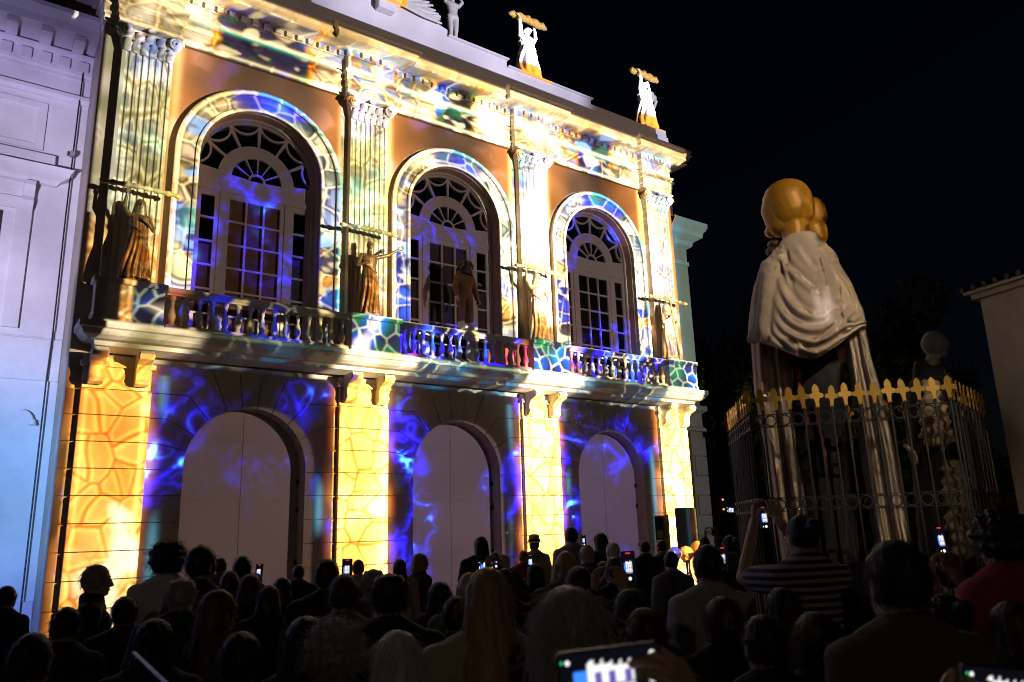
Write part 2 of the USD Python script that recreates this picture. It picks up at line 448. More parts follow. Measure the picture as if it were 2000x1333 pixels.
for c in BAY:
    op = arch(c, UR + .03, UZ, 5.86, 40)
    panes = []
    rows = np.linspace(5.95, 9.25, 7)
    for x0, x1, ncol in ((-1.22, -.88, 1), (-.60, .60, 3), (.88, 1.22, 1)):
        cols = np.linspace(x0, x1, ncol + 1)
        for a in range(ncol):
            for b in range(6):
                panes.append(sbox(c + cols[a] + .022, rows[b] + .022, c + cols[a + 1] - .022, rows[b + 1] - .022))
    zc = 9.78
    for k in range(6):
        panes.append(fan_wedge(c, zc, .20, .58, 3 + 29.5 * k, 28 + 29.5 * k))
    panes.append(fan_wedge(c, zc, .0, .155, 0, 180))
    sc = []
    for k in range(6):
        a0, a1 = 6 + 28.5 * k, 31 + 28.5 * k
        w = fan_wedge(c, zc, .88, 1.42, a0, a1).intersection(arch(c, UR - .10, UZ, 5.9, 40))
        am = math.radians((a0 + a1) / 2); rr = 1.52
        ring = Point(c + rr * math.cos(am), zc + .05 + rr * math.sin(am)).buffer(.40, 12)
        ring = ring.difference(ring.buffer(-.045))
        w = w.difference(ring)
        panes += [g for g in (w.geoms if hasattr(w, 'geoms') else [w]) if g.area > .006]
    fr = op.difference(unary_union(panes))
    win = obj('window', prism_y(fr, .45, .53), WHITE, T)
    mould = arch(c, UR + .02, UZ, 5.86, 40).difference(arch(c, UR - .07, UZ, 5.86, 40))
    obj('outer_frame', prism_y(mould, .40, .449), WHITE, win)
    obj('transom', cbox(c - 1.3, c + 1.3, .41, .449, 9.36, 9.50, .01), WHITE, win)
    obj('post', bx(c - .80, c - .68, .42, .449, 5.9, 9.36), WHITE, win)
    obj('post', bx(c + .68, c + .80, .42, .449, 5.9, 9.36), WHITE, win)
    for g in panes:
        obj('pane', prism_y(g.buffer(.012), .485, .49), GLASSM, win)
    BL = GREYB if c == BAY[1] else CURT
    obj('blind', prism_y(sbox(c - .64, 5.9, c + .64, 9.3), .53, .55), BL, win)
    obj('side_blind', prism_y(sbox(c - 1.3, 5.9, c - .8, 8.1), .53, .55), BL, win)
    obj('side_blind', prism_y(sbox(c + .8, 5.9, c + 1.3, 8.1), .53, .55), GREYB, win)
    obj('sill', cbox(c - 1.36, c + 1.36, .2, .44, 5.80, 5.88, .01), TRIM, win)

# attic above the cornice, with a stepped centre
at_poly = Polygon([(XL, 14.0), (XR, 14.0), (XR, 15.02), (XR - .95, 15.02), (XR - .95, 14.95), (12.9, 14.95), (12.9, 15.10), (10.4, 15.10), (9.6, 15.10), (9.6, 15.32), (7.55, 15.32), (7.55, 15.55), (7.25, 15.62), (7.25, 15.78), (.5, 15.78), (.5, 15.4), (XL, 15.4)])
obj('statue_block', cbox(5.3, 5.8, -.20, .04, 15.25, 15.53, .02), ATTIC, T)
obj('attic', prism_y(at_poly, .05, .9), ATTIC, T)
obj('attic_band', cat([prism_y(sbox(XL, 14.09, XR, 14.72), -.02, .0495)]), ATTIC, T)
obj('attic_cap', cat([cbox(.45, 7.3, -.03, .95, 15.781, 15.86, .01), cbox(7.56, 9.65, -.03, .95, 15.321, 15.38, .01), cbox(9.62, 12.95, -.03, .95, 15.101, 15.15, .01)]), ATTIC, T)
# side wing beyond the right corner
W = thing('side_wing', 'set-back pale wing with its own cornice, lit blue, right of the theatre facade', 'building')
obj('wall', bx(XR + .003, 17.5, .60, 9, 0, 11.2), RENDER, W)
obj('cornice', moulding([(XR + .003, .60), (17.5, .60), (17.5, 9)], [(-.1, 10.45), (.04, 10.45), (.04, 10.6), (-.02, 10.62), (-.02, 11.05), (.15, 11.15), (.18, 11.3), (.42, 11.45), (.45, 11.62), (.62, 11.8), (.62, 11.9), (-.1, 12.0)]), TRIM, W)
for k in range(7):
    z = .2 + .62 * k
    obj('quoin', cbox(17.0 if k % 2 else 16.7, 17.56, .55, .70, z, z + .60, .01), STONE, W)
obj('string_course', moulding([(XR + .003, .60), (17.5, .60), (17.5, 9)], [(-.1, 4.7), (.1, 4.72), (.1, 4.8), (.02, 4.9), (.02, 5.3), (.16, 5.4), (.16, 5.55), (-.1, 5.6)]), TRIM, W)
obj('upper_block', bx(XR + .003, 16.75, .4, 9, 11.2, 13.9), RENDER, W)
for z in (2.3, 1.0):
    pass

# ================================================================== the neighbouring building on the left
NY = 1.6
N = thing('neighbour_building', 'plain classical building washed in lavender and cyan light at the left edge', 'building')
obj('wall', bx(-14, XL - .004, NY, 12, 0, 12.6), LEFTW, N)
obj('band', cat([cbox(-14, XL - .006, NY - .07, NY - .001, 4.97, 5.83, .012), bx(-14, XL - .006, NY - .03, NY - .001, 5.86, 6.0)]), LEFTW, N)
obj('plinth', cbox(-14, XL - .006, NY - .12, NY - .001, 0, .75, .02), LEFTW, N)
obj('string_course', moulding([(-14, NY), (XL - .006, NY)], [(-.02, 11.15), (.08, 11.17), (.13, 11.25), (.13, 11.33), (-.02, 11.36)]), LEFTW, N)
obj('frieze_band', moulding([(-14, NY), (XL - .006, NY)], [(-.02, 11.75), (.05, 11.76), (.05, 11.83), (.10, 11.86), (.10, 12.2), (.2, 12.24), (.2, 12.30), (-.02, 12.31)]), LEFTW, N)
obj('cornice', moulding([(-14, NY), (XL - .006, NY)], [(-.02, 12.45), (.75, 12.46), (.80, 12.60), (.95, 12.75), (.95, 12.85), (-.02, 12.95)]), LEFTW, N)
for k in range(14):
    x = -1.05 - .36 * k
    obj('dentil', bx(x - .10, x + .10, NY - .18, NY - .101, 11.93, 12.14), LEFTW, N)
for k in range(9):
    x = -1.2 - .62 * k
    obj('modillion', cbox(x - .11, x + .11, NY - .70, NY - .02, 12.315, 12.448, .01), LEFTW, N)
# window with surround, console and hood
WX = -1.66
obj('window_surround', prism_y(sbox(-4.2, 6.0, WX, 8.75).difference(sbox(-3.9, 6.0, WX - .28, 8.5)), NY - .10, NY - .001), LEFTW, N)
wn = obj('window', prism_y(sbox(-3.9, 6.0, WX - .28, 8.5).difference(unary_union([sbox(-3.75 + .86 * k, 6.15 + .8 * j, -3.75 + .86 * k + .74, 6.15 + .8 * j + .68) for k in range(2) for j in range(3)])), NY - .04, NY - .001), LEFTW, N)
obj('pane', bx(-3.88, WX - .30, NY - .012, NY - .002, 6.05, 8.48), DARKIN, wn)
hood = obj('hood', moulding([(-4.6, NY), (WX + .28, NY), (WX + .28, NY + .1)], [(-.02, 9.12), (.10, 9.14), (.16, 9.22), (.30, 9.30), (.32, 9.38), (.38, 9.46), (-.02, 9.50)]), LEFTW, N)
for x in (WX - .10, -4.1):
    prof = Polygon([(.0, 9.1), (-.26, 9.1), (-.28, 9.0), (-.2, 8.9), (-.17, 8.78), (-.2, 8.68), (-.15, 8.55), (-.06, 8.5), (0, 8.55)])
    obj('console', prism_x(Polygon([(y + NY, z) for y, z in prof.exterior.coords]), x - .10, x + .10), LEFTW, N)
obj('panel', prism_y(sbox(-4.6, 9.9, WX + .05, 11.0).difference(sbox(-4.4, 10.02, WX - .12, 10.88)), NY - .05, NY - .001), LEFTW, N)
obj('panel_ledge', cbox(-4.7, WX + .30, NY - .16, NY - .001, 9.56, 9.80, .015), LEFTW, N)
cb = obj('downlead_cable', tube([(-1.03, NY - .10, 12.4), (-1.05, NY - .12, 11.0), (-1.06, NY - .12, 8.5), (-1.05, NY - .12, 5.9), (-1.07, NY - .14, 5.0), (-1.06, NY - .13, 0.4)], .016, 6), CABLE)
tag(cb, 'thin black cable running down the lavender wall of the left building', 'cable')
wl = thing('wall_bracket_lamp', 'small unlit curved bracket fixture on the cyan wall under the band, left edge', 'lamp', (-1.2, NY - .1, 4.3))
a = np.linspace(0, math.pi / 2, 8)
obj('arm', tube(np.stack([-1.45 + .22 * np.sin(a), np.full(8, NY - .12), 4.36 - .10 * (1 - np.cos(a)) * 2], 1), .02, 6), LEFTW, wl)
obj('shade', lathe([(0, 0), (.07, 0), (.05, .1), (.02, .12), (0, .12)], 12, (-1.22, NY - .12, 4.07)), LEFTW, wl)
sc_ = thing('security_camera', 'small grey security camera on the lavender wall above the band', 'camera', (-1.0, NY - .1, 9.9))
obj('bracket', bx(-1.16, -1.12, NY - .16, NY - .001, 9.93, 9.97), IRON, sc_)
obj('housing', cbox(-1.12, -1.02, NY - .26, NY - .08, 9.86, 9.96, .015), HOUSE, sc_)

# ================================================================== projector, its slide, and the other lamps of the show
def mast(name, label, pos, cat_='lamp', head=True, aim=None):
    t = thing(name, label, cat_, (pos[0], pos[1], 0))
    h = pos[2]
    obj('mast', tube([(pos[0] - .45, pos[1] - .6, 0), (pos[0] - .45, pos[1] - .6, h + .1)], .06, 10), IRON, t)
    obj('base', lathe([(0, 0), (.5, 0), (.5, .06), (.1, .12), (0, .12)], 18, (pos[0] - .45, pos[1] - .6, 0.0)), IRON, t)
    obj('arm', bx(pos[0] - .46, pos[0], pos[1] - .62, pos[1] - .58, h - .42, h - .38), IRON, t)
    return t


def slide_thing(parent, name, lens, depth, sd, xs, zs, colour, house=.02):
    """A transparent colour slide in front of a small lamp, parallel to the facade; colour is (nz, nx, 3) over facade coordinates."""
    nz, nx = colour.shape[:2]
    k = sd / depth
    X, Z = np.meshgrid(xs, zs)
    V = np.stack([lens[0] + (X - lens[0]) * k, np.full_like(X, lens[1] + sd), lens[2] + (Z - lens[2]) * k], -1).reshape(-1, 3) - base_of[root_of(parent)]
    i = np.arange(nx * nz).reshape(nz, nx)
    Fq = np.stack([i[:-1, :-1], i[:-1, 1:], i[1:, 1:], i[1:, :-1]], -1).reshape(-1, 4)
    path = parent + '/' + name
    s = UsdGeom.Mesh.Define(stage, path)
    s.CreatePointsAttr(Vt.Vec3fArray.FromNumpy(V.astype(np.float32)))
    s.CreateFaceVertexCountsAttr(Vt.IntArray.FromNumpy(np.full(len(Fq), 4, np.int32)))
    s.CreateFaceVertexIndicesAttr(Vt.IntArray.FromNumpy(Fq.astype(np.int32).ravel()))
    s.CreateSubdivisionSchemeAttr('none')
    UsdGeom.PrimvarsAPI(s).CreatePrimvar('slide', Sdf.ValueTypeNames.Color3fArray, 'vertex').Set(Vt.Vec3fArray.FromNumpy(np.clip(colour, 0, 1).reshape(-1, 3).astype(np.float32)))
    UsdShade.MaterialBindingAPI.Apply(s.GetPrim()).Bind(SLIDE)
    # housing: five closed sides round lamp and slide
    lo, hi = V.min(0) + base_of[root_of(parent)] - .004, V.max(0) + base_of[root_of(parent)] + .004
    y0, y1 = lens[1] - .35, lens[1] + sd + .02
    w = house
    obj('housing', cat([bx(lo[0] - w, lo[0], y0, y1, lo[2] - w, hi[2] + w), bx(hi[0], hi[0] + w, y0, y1, lo[2] - w, hi[2] + w),
                        bx(lo[0], hi[0], y0, y1, lo[2] - w, lo[2]), bx(lo[0], hi[0], y0, y1, hi[2], hi[2] + w), bx(lo[0], hi[0], y0, y0 + w, lo[2], hi[2])]), FLOCK, parent)


SLIDE = usdkit.material(stage, '/World/Looks/colour_slide', {'a': ('attribute', {'attribute': 'slide'}), 't': ('transparent_bsdf', {})}, [('a.color', 't.color')], 't.BSDF')

nx, nz = 820, 760
xs, zs = np.linspace(-1.5, 18.0, nx), np.linspace(-.4, 17.8, nz)
X, Z = np.meshgrid(xs, zs)


def plane(y):
    """Where slide point (X, Z) lands on the plane y, in facade coordinates."""
    s = (PD + y) / PD
    return PROJ[0] + (X - PROJ[0]) * s, PROJ[2] + (Z - PROJ[2]) * s


def ns(sig, seed, sx=None):
    g = np.random.default_rng(seed).standard_normal((nz, nx))
    s = (sig, sx or sig)
    g = gaussian_filter(g, (s[0] * nz / 18.2, s[1] * nx / 19.5), mode='wrap')
    return g / (g.std() + 1e-9)


def ss(a, b, x):
    t = np.clip((x - a) / (b - a), 0, 1); return t * t * (3 - 2 * t)


def vor(U, Vv, cell, seed, jitter=.45):
    """Jittered-grid voronoi: cell id noise (0..1) and distance to the nearest cell border."""
    r = np.random.default_rng(seed)
    u0, u1, v0, v1 = U.min() - 2 * cell, U.max() + 2 * cell, Vv.min() - 2 * cell, Vv.max() + 2 * cell
    gu, gv = np.meshgrid(np.arange(u0, u1, cell), np.arange(v0, v1, cell))
    pts = np.stack([gu.ravel(), gv.ravel()], 1) + r.uniform(-jitter, jitter, (gu.size, 2)) * cell
    d, i = cKDTree(pts).query(np.stack([U.ravel(), Vv.ravel()], 1), k=2)
    p, q = pts[i[:, 0]], pts[i[:, 1]]
    w = np.stack([U.ravel(), Vv.ravel()], 1)
    e = np.abs(((p + q) / 2 - w) * (q - p)).sum(1) if False else np.abs((((p + q) / 2 - w) * (q - p)).sum(1)) / (np.linalg.norm(q - p, axis=1) + 1e-9)
    return r.uniform(0, 1, len(pts))[i[:, 0]].reshape(U.shape), e.reshape(U.shape), i[:, 0].reshape(U.shape)


def C(*c): return np.array(c, float)


def mix(col, new, m):
    return col * (1 - m[..., None]) + new * m[..., None] if np.ndim(new) == 3 else col * (1 - m[..., None]) + C(*new) * m[..., None]


def dnear(x):
    d = np.stack([x - c for c in PX]); i = np.abs(d).argmin(0)
    return np.take_along_axis(d, i[None], 0)[0], i


def dbay(x):
    d = np.stack([x - c for c in BAY]); i = np.abs(d).argmin(0)
    return np.take_along_axis(d, i[None], 0)[0], i


LEAK = C(.006, .0046, .004)
img = np.ones((nz, nx, 3)) * LEAK
n1, n2, n3, n4 = ns(.55, 1), ns(.22, 2), ns(.10, 3), ns(1.1, 4)
def glassy(U, Vv, cell, seed, jit=.47, wob=.10):
    """Leaded-glass cells with wavy joints: id, distance to the joint, a sheen across each cell (0..1), and its random number."""
    w1, w2 = ns(cell * .45, seed + 501) * wob * cell, ns(cell * .45, seed + 502) * wob * cell
    r = np.random.default_rng(seed); U2, V2 = U + w1, Vv + w2
    u0, u1, v0, v1 = U2.min() - 2 * cell, U2.max() + 2 * cell, V2.min() - 2 * cell, V2.max() + 2 * cell
    gu, gv = np.meshgrid(np.arange(u0, u1, cell), np.arange(v0, v1, cell))
    pts = np.stack([gu.ravel(), gv.ravel()], 1) + r.uniform(-jit, jit, (gu.size, 2)) * cell
    w = np.stack([U2.ravel(), V2.ravel()], 1)
    d, i = cKDTree(pts).query(w, k=2)
    p, q = pts[i[:, 0]], pts[i[:, 1]]
    e = np.abs((((p + q) / 2 - w) * (q - p)).sum(1)) / (np.linalg.norm(q - p, axis=1) + 1e-9)
    th = r.uniform(0, 6.28, len(pts)); dr = np.stack([np.cos(th), np.sin(th)], 1)[i[:, 0]]
    sh = .5 + ((w - p) * dr).sum(1) / (cell * 1.1)
    return r.uniform(0, 1, len(pts))[i[:, 0]].reshape(U.shape), e.reshape(U.shape), np.clip(sh, 0, 1).reshape(U.shape)


def electric(seed):
    """Smoky, webbed light: ridges of several sizes inside drifting patches."""
    out = 0
    for k, (sg, wd, amp) in enumerate(((.42, .16, .55), (.22, .20, .7), (.11, .26, .55), (.06, .35, .35))):
        out = out + amp * np.exp(-(ns(sg, seed + k) / wd) ** 2) * ss(-.6, .9, ns(sg * 2.2, seed + 10 + k))
    return np.clip(out * ss(-.1, 1.1, ns(.62, seed + 30) + .45 * ns(.2, seed + 31)), 0, 1.4)


def bloom(m, sg): return gaussian_filter(m, (sg * nz / 18.2, sg * nx / 19.5))


ridge, ridge2 = electric(300), electric(400)
ridge = np.clip(.75 * ridge ** 1.2 + .75 * bloom(ridge, .06) ** 1.3 + .08 * bloom(ridge, .22), 0, 1.4); ridge2 = .45 * ridge2 + .5 * bloom(ridge2, .06) ** 1.3
spark = ss(.6, 1.2, ridge) * ss(.6, 1.6, ns(.15, 14))
streak = ss(.4, 1.8, ns(.035, 601, .45))                    # thin glints running along the mouldings
streakv = ss(.5, 1.9, ns(.45, 602, .03))
gl_a, gl_b = ns(.085, 611, .16), ns(.05, 612, .10)
glint = ss(.15, 1.1, gl_a + .7 * gl_b)                      # bright broken flecks
gloom = ss(.0, .8, ns(.16, 613, .26) + .45 * gl_b - .15)    # dark broken patches
azure = ss(.35, 1.1, ns(.20, 614, .28) + .4 * gl_a)         # blue broken patches
fine = np.exp(-(ns(.07, 603) / .16) ** 2) * ss(-.2, 1.0, ns(.3, 604))   # fine caustic threads
def blue_light(m, s=1.0):
    return (C(.028, .016, 2.3)[None, None] * m[..., None] + C(.10, .85, .9)[None, None] * (m ** 3 * ss(.2, 1.6, n2 + .3))[..., None]) * s

# -- ground-floor bays
x_, z_ = plane(.12); dp, ip = dnear(x_); db, ib = dbay(x_)
lowz = (z_ < 5.35) & (x_ > -.75) & (x_ < 16.2)
m = lowz.astype(float)
fleck = ss(.9, 1.8, ns(.07, 621) + .5 * ns(.16, 622)) * ss(.1, .5, ridge)
img += blue_light(np.clip((ridge * 1.35 + spark * .5 + fleck * .8) * (.45 + .9 * ss(.9, 1.6, np.abs(db))) * np.array([.85, 1.15, 1.15])[ib], 0, 1.5) * m)
xd, zd = plane(.5); dd, _ = dbay(xd)
rd = np.where(zd > ZS, np.hypot(dd, zd - ZS), np.abs(dd))
door = ss(RW + .02, RW - .02, rd) * (zd < ZS + RW + .1) * (xd > .5) * (xd < 15)
dcol = np.stack([.062 - .010 * ib, .042 - .005 * ib, .040 + .010 * ib], -1) * (1 + .08 * n1[..., None])
img = img * (1 - door[..., None] * np.array([.80, .35, .35])[ib][..., None]) + dcol * door[..., None]
# -- ground-floor pilasters
x_, z_ = plane(0.0); dp, ip = dnear(x_)
halo = ss(.98, .62, np.abs(dp + .06 * n1)) * (z_ < 5.3) * (x_ > -.8) * (x_ < 16.13)
fr = np.stack([.95 * halo ** 1.5, .42 * halo ** 2.2, .12 * halo ** 3], -1) * (.6 + .35 * np.clip(n2, -1, 1.5))[..., None]
img += np.clip(fr, 0, 9) * .8
edge = np.exp(-((np.abs(dp) - .93) / .09) ** 2) * (z_ < 5.0) * (x_ > .3) * (x_ < 16) * ss(-.3, .8, n1)
img += edge[..., None] * C(.12, .45, .75) * .6
cid, ce, shn = glassy(dp * 1.0 + 3 * ip, z_ * .85, .50, 31)
cid2, ce2, _ = glassy(dp + 3 * ip, z_, .33, 37)
pm = ss(.64, .60, np.abs(dp)) * (z_ < 5.3)
glow = .34 + .36 * cid + .50 * shn + .35 * np.clip(n1, -1, 2) + .25 * ss(-.1, .6, dp)
amb = np.stack([1.45 + 0 * glow, .30 + .48 * glow, .05 + .10 * glow ** 2], -1)                       # amber of the leftmost
yel = np.stack([2.6 + 0 * glow, 1.35 + .75 * glow, .30 + .55 * glow ** 2], -1)              # yellow-white of the others
wgt = np.clip(np.select([ip == 0, ip == 1, ip == 2], [0.08 + .15 * ss(2.5, 0, z_), .75 + .5 * dp, 1.05 + 0 * dp], .80 + .0 * dp), 0, 1)
pc = amb * (1 - wgt[..., None]) + yel * wgt[..., None]
line = np.exp(-(ce / .026) ** 2); line2 = np.exp(-((ce - .055) / .03) ** 2)
pc = pc * (1 - line[..., None] * C(.30, .72, .95)) + (line2 * .55)[..., None] * C(1.1, .75, .12)
pc = pc * (1 - (np.exp(-(ce2 / .02) ** 2) * ss(.2, 1, n1))[..., None] * C(.15, .45, .7))
hot = ss(.9, 2.0, n2 + .6 * n1) * .9
pc += hot[..., None] * C(1.2, 1.3, 1.3)
strip = np.exp(-((dp - .50) / .035) ** 2) + .7 * np.exp(-((dp + .52) / .03) ** 2)
pc += strip[..., None] * C(1.1, .9, .25)
pc *= (1 - .35 * ss(2.2, .4, z_) * (ip == 0))[..., None]
img = mix(img, pc, pm)

# -- upper wall
x_, z_ = plane(.15); dp, ip = dnear(x_); db, ib = dbay(x_)
um = ((z_ > 5.85) & (z_ < 12.46)).astype(float) * (x_ > -.7) * (x_ < 16.4)
o = ss(2.1, .5, np.abs(dp) + .25 * n1) * (1.0 - .3 * ss(7.5, 11.5, z_))
wc = np.stack([.13 + .95 * o, .084 + .38 * o, .060 + .07 * o], -1) * (.85 + .22 * n1 + .1 * n2)[..., None].clip(.3, 2)
wc += (ss(.8, 2.0, n2 + .3 * n3) * o)[..., None] * C(.55, .35, .45)
wc += (ss(.7, 1.8, ns(.3, 41)) * ss(1.7, .3, np.abs(db)) * ss(10.8, 11.6, z_))[..., None] * C(.14, .07, .75)
wc += (np.exp(-((np.abs(dp) - .64) / .09) ** 2) * ss(6.4, 8.5, z_))[..., None] * C(.85, .8, .32) * np.array([.8, 1.0, 1.1, 1.0])[ip][..., None]
wc += (fine * o * ss(.2, 1.2, n2))[..., None] * C(.5, .36, .36)
img = mix(img, wc, um)
# windows
xw, zw = plane(.42); dw, iw = dbay(xw)
rw = np.where(zw > UZ, np.hypot(dw, zw - UZ), np.abs(dw))
wm = ss(UR + .04, UR - .01, rw) * (zw > 5.8) * (zw < UZ + UR + .1) * (xw > .5) * (xw < 15)
ww = np.ones_like(img) * C(.035, .026, .025) + blue_light(np.clip(ridge2 * 1.1, 0, 1) * .8)
img = mix(img, ww, wm)
# archivolts: cells of stained glass
x_, z_ = plane(.05); db, ib = dbay(x_)
r_ = np.where(z_ > UZ, np.hypot(db, z_ - UZ), np.abs(db))
ang = np.where(z_ > UZ, np.arctan2(z_ - UZ, db), np.where(db > 0, (z_ - UZ) / 1.63, math.pi - (z_ - UZ) / 1.63))
s_ = ang * 1.63
am = ss(1.385, 1.40, r_) * ss(1.93, 1.90, r_) * (z_ > 5.85) * (z_ < 12)
cid, ce, shn = glassy(s_ + 20 * ib, r_ * .8, .50, 51, .45)
pal = np.array([[.03, .04, .30], [.05, .16, 1.3], [1.5, 1.35, .8], [.15, .75, .65], [1.1, .48, .10], [.06, .05, .08], [.7, .75, 1.4], [.04, .06, .7]])
side = ss(math.pi * .50, math.pi * .72, ang) * (z_ > UZ - 1.2)              # left shoulder: warm light
rside = ss(math.pi * .38, math.pi * .18, ang) * (z_ > UZ - 1.5)             # right shoulder: white and teal
ac = pal[(cid * 7.999).astype(int)] * (.35 + 1.1 * shn)[..., None]
wb = np.array([.75, 1.15, 1.15])[ib]
warm = np.stack([1.45 * wb, 1.05 * wb, .46 * wb], -1) * (.15 + .55 * cid + .6 * shn + .5 * streakv)[..., None]
cool = np.stack([1.2 * wb, 1.40 * wb, 1.15 * wb], -1) * (.10 + .55 * cid + .65 * shn + .5 * streakv)[..., None]
ac = mix(ac, warm, side * .85); ac = mix(ac, cool, rside * np.array([.55, .9, .85])[ib])
ac = ac * (1 - .8 * np.exp(-((ce - .05) / .025) ** 2))[..., None] + np.exp(-(ce / .013) ** 2)[..., None] * C(1.2, 1.0, .55)
ac = ac * (1 - .6 * gloom)[..., None] + (glint * .55)[..., None] * C(1.3, 1.15, .65) * wb[..., None]
ac = mix(ac, np.stack([.03 + .1 * glint, .10 + .5 * glint, .35 + 1.2 * glint], -1), azure * .6)
ac += (np.exp(-((r_ - 1.62 - .05 * n2) / .018) ** 2) * ss(-.2, .8, n1))[..., None] * C(.9, .8, .5)
ac *= (1 - .7 * np.exp(-((r_ - 1.76) / .02) ** 2))[..., None]
top = ss(.62, .35, np.abs(ang - math.pi * .47))
ac = mix(ac, np.stack([.05 + 0 * n1, .05 + .12 * np.clip(n3, 0, 3), .35 + .7 * np.clip(n2 + .3, 0, 2)], -1) + np.exp(-(ce / .02) ** 2)[..., None] * C(.6, .6, .5), top * .9)
ac += np.exp(-((r_ - 1.86) / .03) ** 2)[..., None] * np.where((ang > 1.7)[..., None], C(1.4, 1.2, .5), C(.15, .8, .6))
ac += np.exp(-((r_ - 1.42) / .025) ** 2)[..., None] * C(.9, .8, .4) * ss(UZ - 2, UZ + .3, z_)[..., None]
img = mix(img, ac, am)
# upper pilasters
x_, z_ = plane(-.04); dp, ip = dnear(x_)
pm = ss(.60, .56, np.abs(dp)) * (z_ > 5.8) * (z_ < 12.5)
pb = np.array([1.1, 1.3, 2.1, 1.5])[ip]
up_ = np.stack([1.35 + .35 * n2, 1.38 + .25 * n2, 1.25 + .55 * np.clip(n1 + .3 * n2, -1, 1.5)], -1) * pb[..., None] * (.85 + .3 * np.clip(ns(.5, 61, .15), -1, 2))[..., None]
up_ = mix(up_, np.stack([.35 * pb, .60 * pb, 1.5 * pb], -1), ss(.5, 1.3, ns(.35, 62)) * .65)
up_ = mix(up_, np.stack([.45 * pb, 1.1 * pb, .85 * pb], -1), ss(.8, 1.6, ns(.28, 63)) * .6)
lowo = ss(8.6, 7.0, z_ + .3 * n1)
cid, ce, _ = glassy(dp + 3 * ip, z_ * .8, .33, 64)
orr = np.stack([1.25 + .3 * cid, .50 + .25 * cid, .10 + .1 * cid], -1) * (.8 + .3 * n2[..., None])
orr += np.exp(-(ce / .022) ** 2)[..., None] * C(.9, 1.0, .45)
up_ = mix(up_, orr, lowo)
up_ += (np.exp(-((dp - .50) / .05) ** 2) * (1 - lowo))[..., None] * C(1.2, .95, .3)
cid3, ce3, _ = glassy(dp + 3 * ip, z_ * .55, .42, 65)
up_ = up_ * ((.50 + .5 * fine + .35 * streakv + .45 * glint) * (1 - .45 * gloom))[..., None]
up_ = up_ * (1 - .75 * np.exp(-(ce3 / .022) ** 2)[..., None] * C(.4, .6, 1)) + np.exp(-((ce3 - .045) / .02) ** 2)[..., None] * C(.5, .45, .2)
img = mix(img, np.clip(up_, .02, 5), pm)
xl, zl = plane(.15)
ls = ((xl > -.80) & (xl < -.55) & (zl > 8.2) & (zl < 12.2)).astype(float)
img = mix(img, np.clip(np.stack([.95 + .25 * n2, 1.0 + .25 * n2, .85 + .3 * n2], -1) * (.6 + .6 * fine)[..., None], .1, 2), ls)

# -- entablature
x_, z_ = plane(-.12); dp, ip = dnear(x_); db, ib = dbay(x_)
em = ((z_ > 12.42) & (z_ < 14.12)).astype(float) * (x_ > -.9) * (x_ < 16.6)
cid, ce, shn = glassy(x_, z_ * 1.1, .66, 71)
br = np.interp(x_, [0, 2.6, 5, 9, 16], [.75, .85, 1.2, 1.25, 1.1])
white = ss(-.5, 1.3, n1 + .4 * n2) * ss(.5, 1.1, np.abs(dp))
ec = np.stack([.95 + .2 * n2, .80 + .2 * n2, .50 + .18 * n2], -1) * (.22 + .55 * shn + .35 * cid)[..., None]
ec = mix(ec, np.stack([1.9 + 0 * n1, 1.75 + 0 * n1, 1.35 + .2 * n2], -1), white * .8)
swl = np.sin(5.0 * n1 + 2.2 * n2 + x_ * 1.6 + 2.5 * z_)
swp = np.stack([.9 + .8 * swl, .75 + .45 * np.cos(3 * swl), .75 - .75 * swl], -1).clip(.03, 2) * (.25 + .9 * shn)[..., None]
ec = mix(ec, swp, .62 * ss(-.3, .9, ns(.5, 77)) * (1 - .6 * white))
vein = np.exp(-((swl - .55) / .06) ** 2)
ec += (streak * .9 + fine * .55 + .8 * vein * ss(-.5, .5, n1))[..., None] * C(1.2, 1.0, .55)
ec = ec * (1 - (.75 * np.exp(-((ce - .055) / .03) ** 2))[..., None] * C(.5, .7, .95)) + np.exp(-(ce / .015) ** 2)[..., None] * C(1.3, .85, .22)
ec = ec * br[..., None]
ec = mix(ec, np.stack([.50 * br, .60 * br, 1.5 * br], -1) * (.4 + .9 * shn)[..., None], ss(.75, .35, np.abs(dp)) * ss(12.95, 13.4, z_) * ss(-.1, .7, ns(.22, 72)) * .85)
dark_band = np.exp(-((z_ - 12.98) / .03) ** 2) + np.exp(-((z_ - 13.74) / .035) ** 2) * .8
ec *= (1 - .75 * np.clip(dark_band, 0, 1))[..., None]
w_ = np.array([1.05, .55, .62])[ib]
pan = ss(w_ + .10, w_ - .08, np.abs(db + .05 * n2)) 
cid, ce, shn = glassy(x_, z_, .52, 73)
dk = np.stack([.02 + .02 * cid, .02 + .22 * np.clip(n3, 0, 2) * shn, .06 + 1.25 * shn ** 2 * np.clip(.3 + n2 + .5 * cid, 0, 2)], -1)
dk += (np.exp(-(ce / .020) ** 2) * ss(-.9, .4, n2))[..., None] * C(1.1, 1.0, .55)
fringe = np.exp(-((np.abs(db) - w_ - .02) / .13) ** 2)
ec += fringe[..., None] * C(.55, -.15, -.5)
ec = mix(ec, dk, pan * (z_ < 13.78))
far_ = ss(.55, .95, np.abs(dp)) * .75 + .25
ec = ec * (1 - .72 * gloom * far_)[..., None] + (glint * (.45 + .5 * white))[..., None] * C(1.5, 1.25, .72) * br[..., None]
ec = mix(ec, np.stack([.03 + .05 * glint, .07 + .45 * glint, .35 + 1.3 * glint], -1), azure * .75 * ss(-.9, .6, n4) * far_)
tl = np.exp(-((z_ - 13.08) / .055) ** 2) * ss(.75, 1.2, np.abs(dp))
ec = mix(ec, C(.10, .75, .58) * np.ones_like(ec), tl * .85)
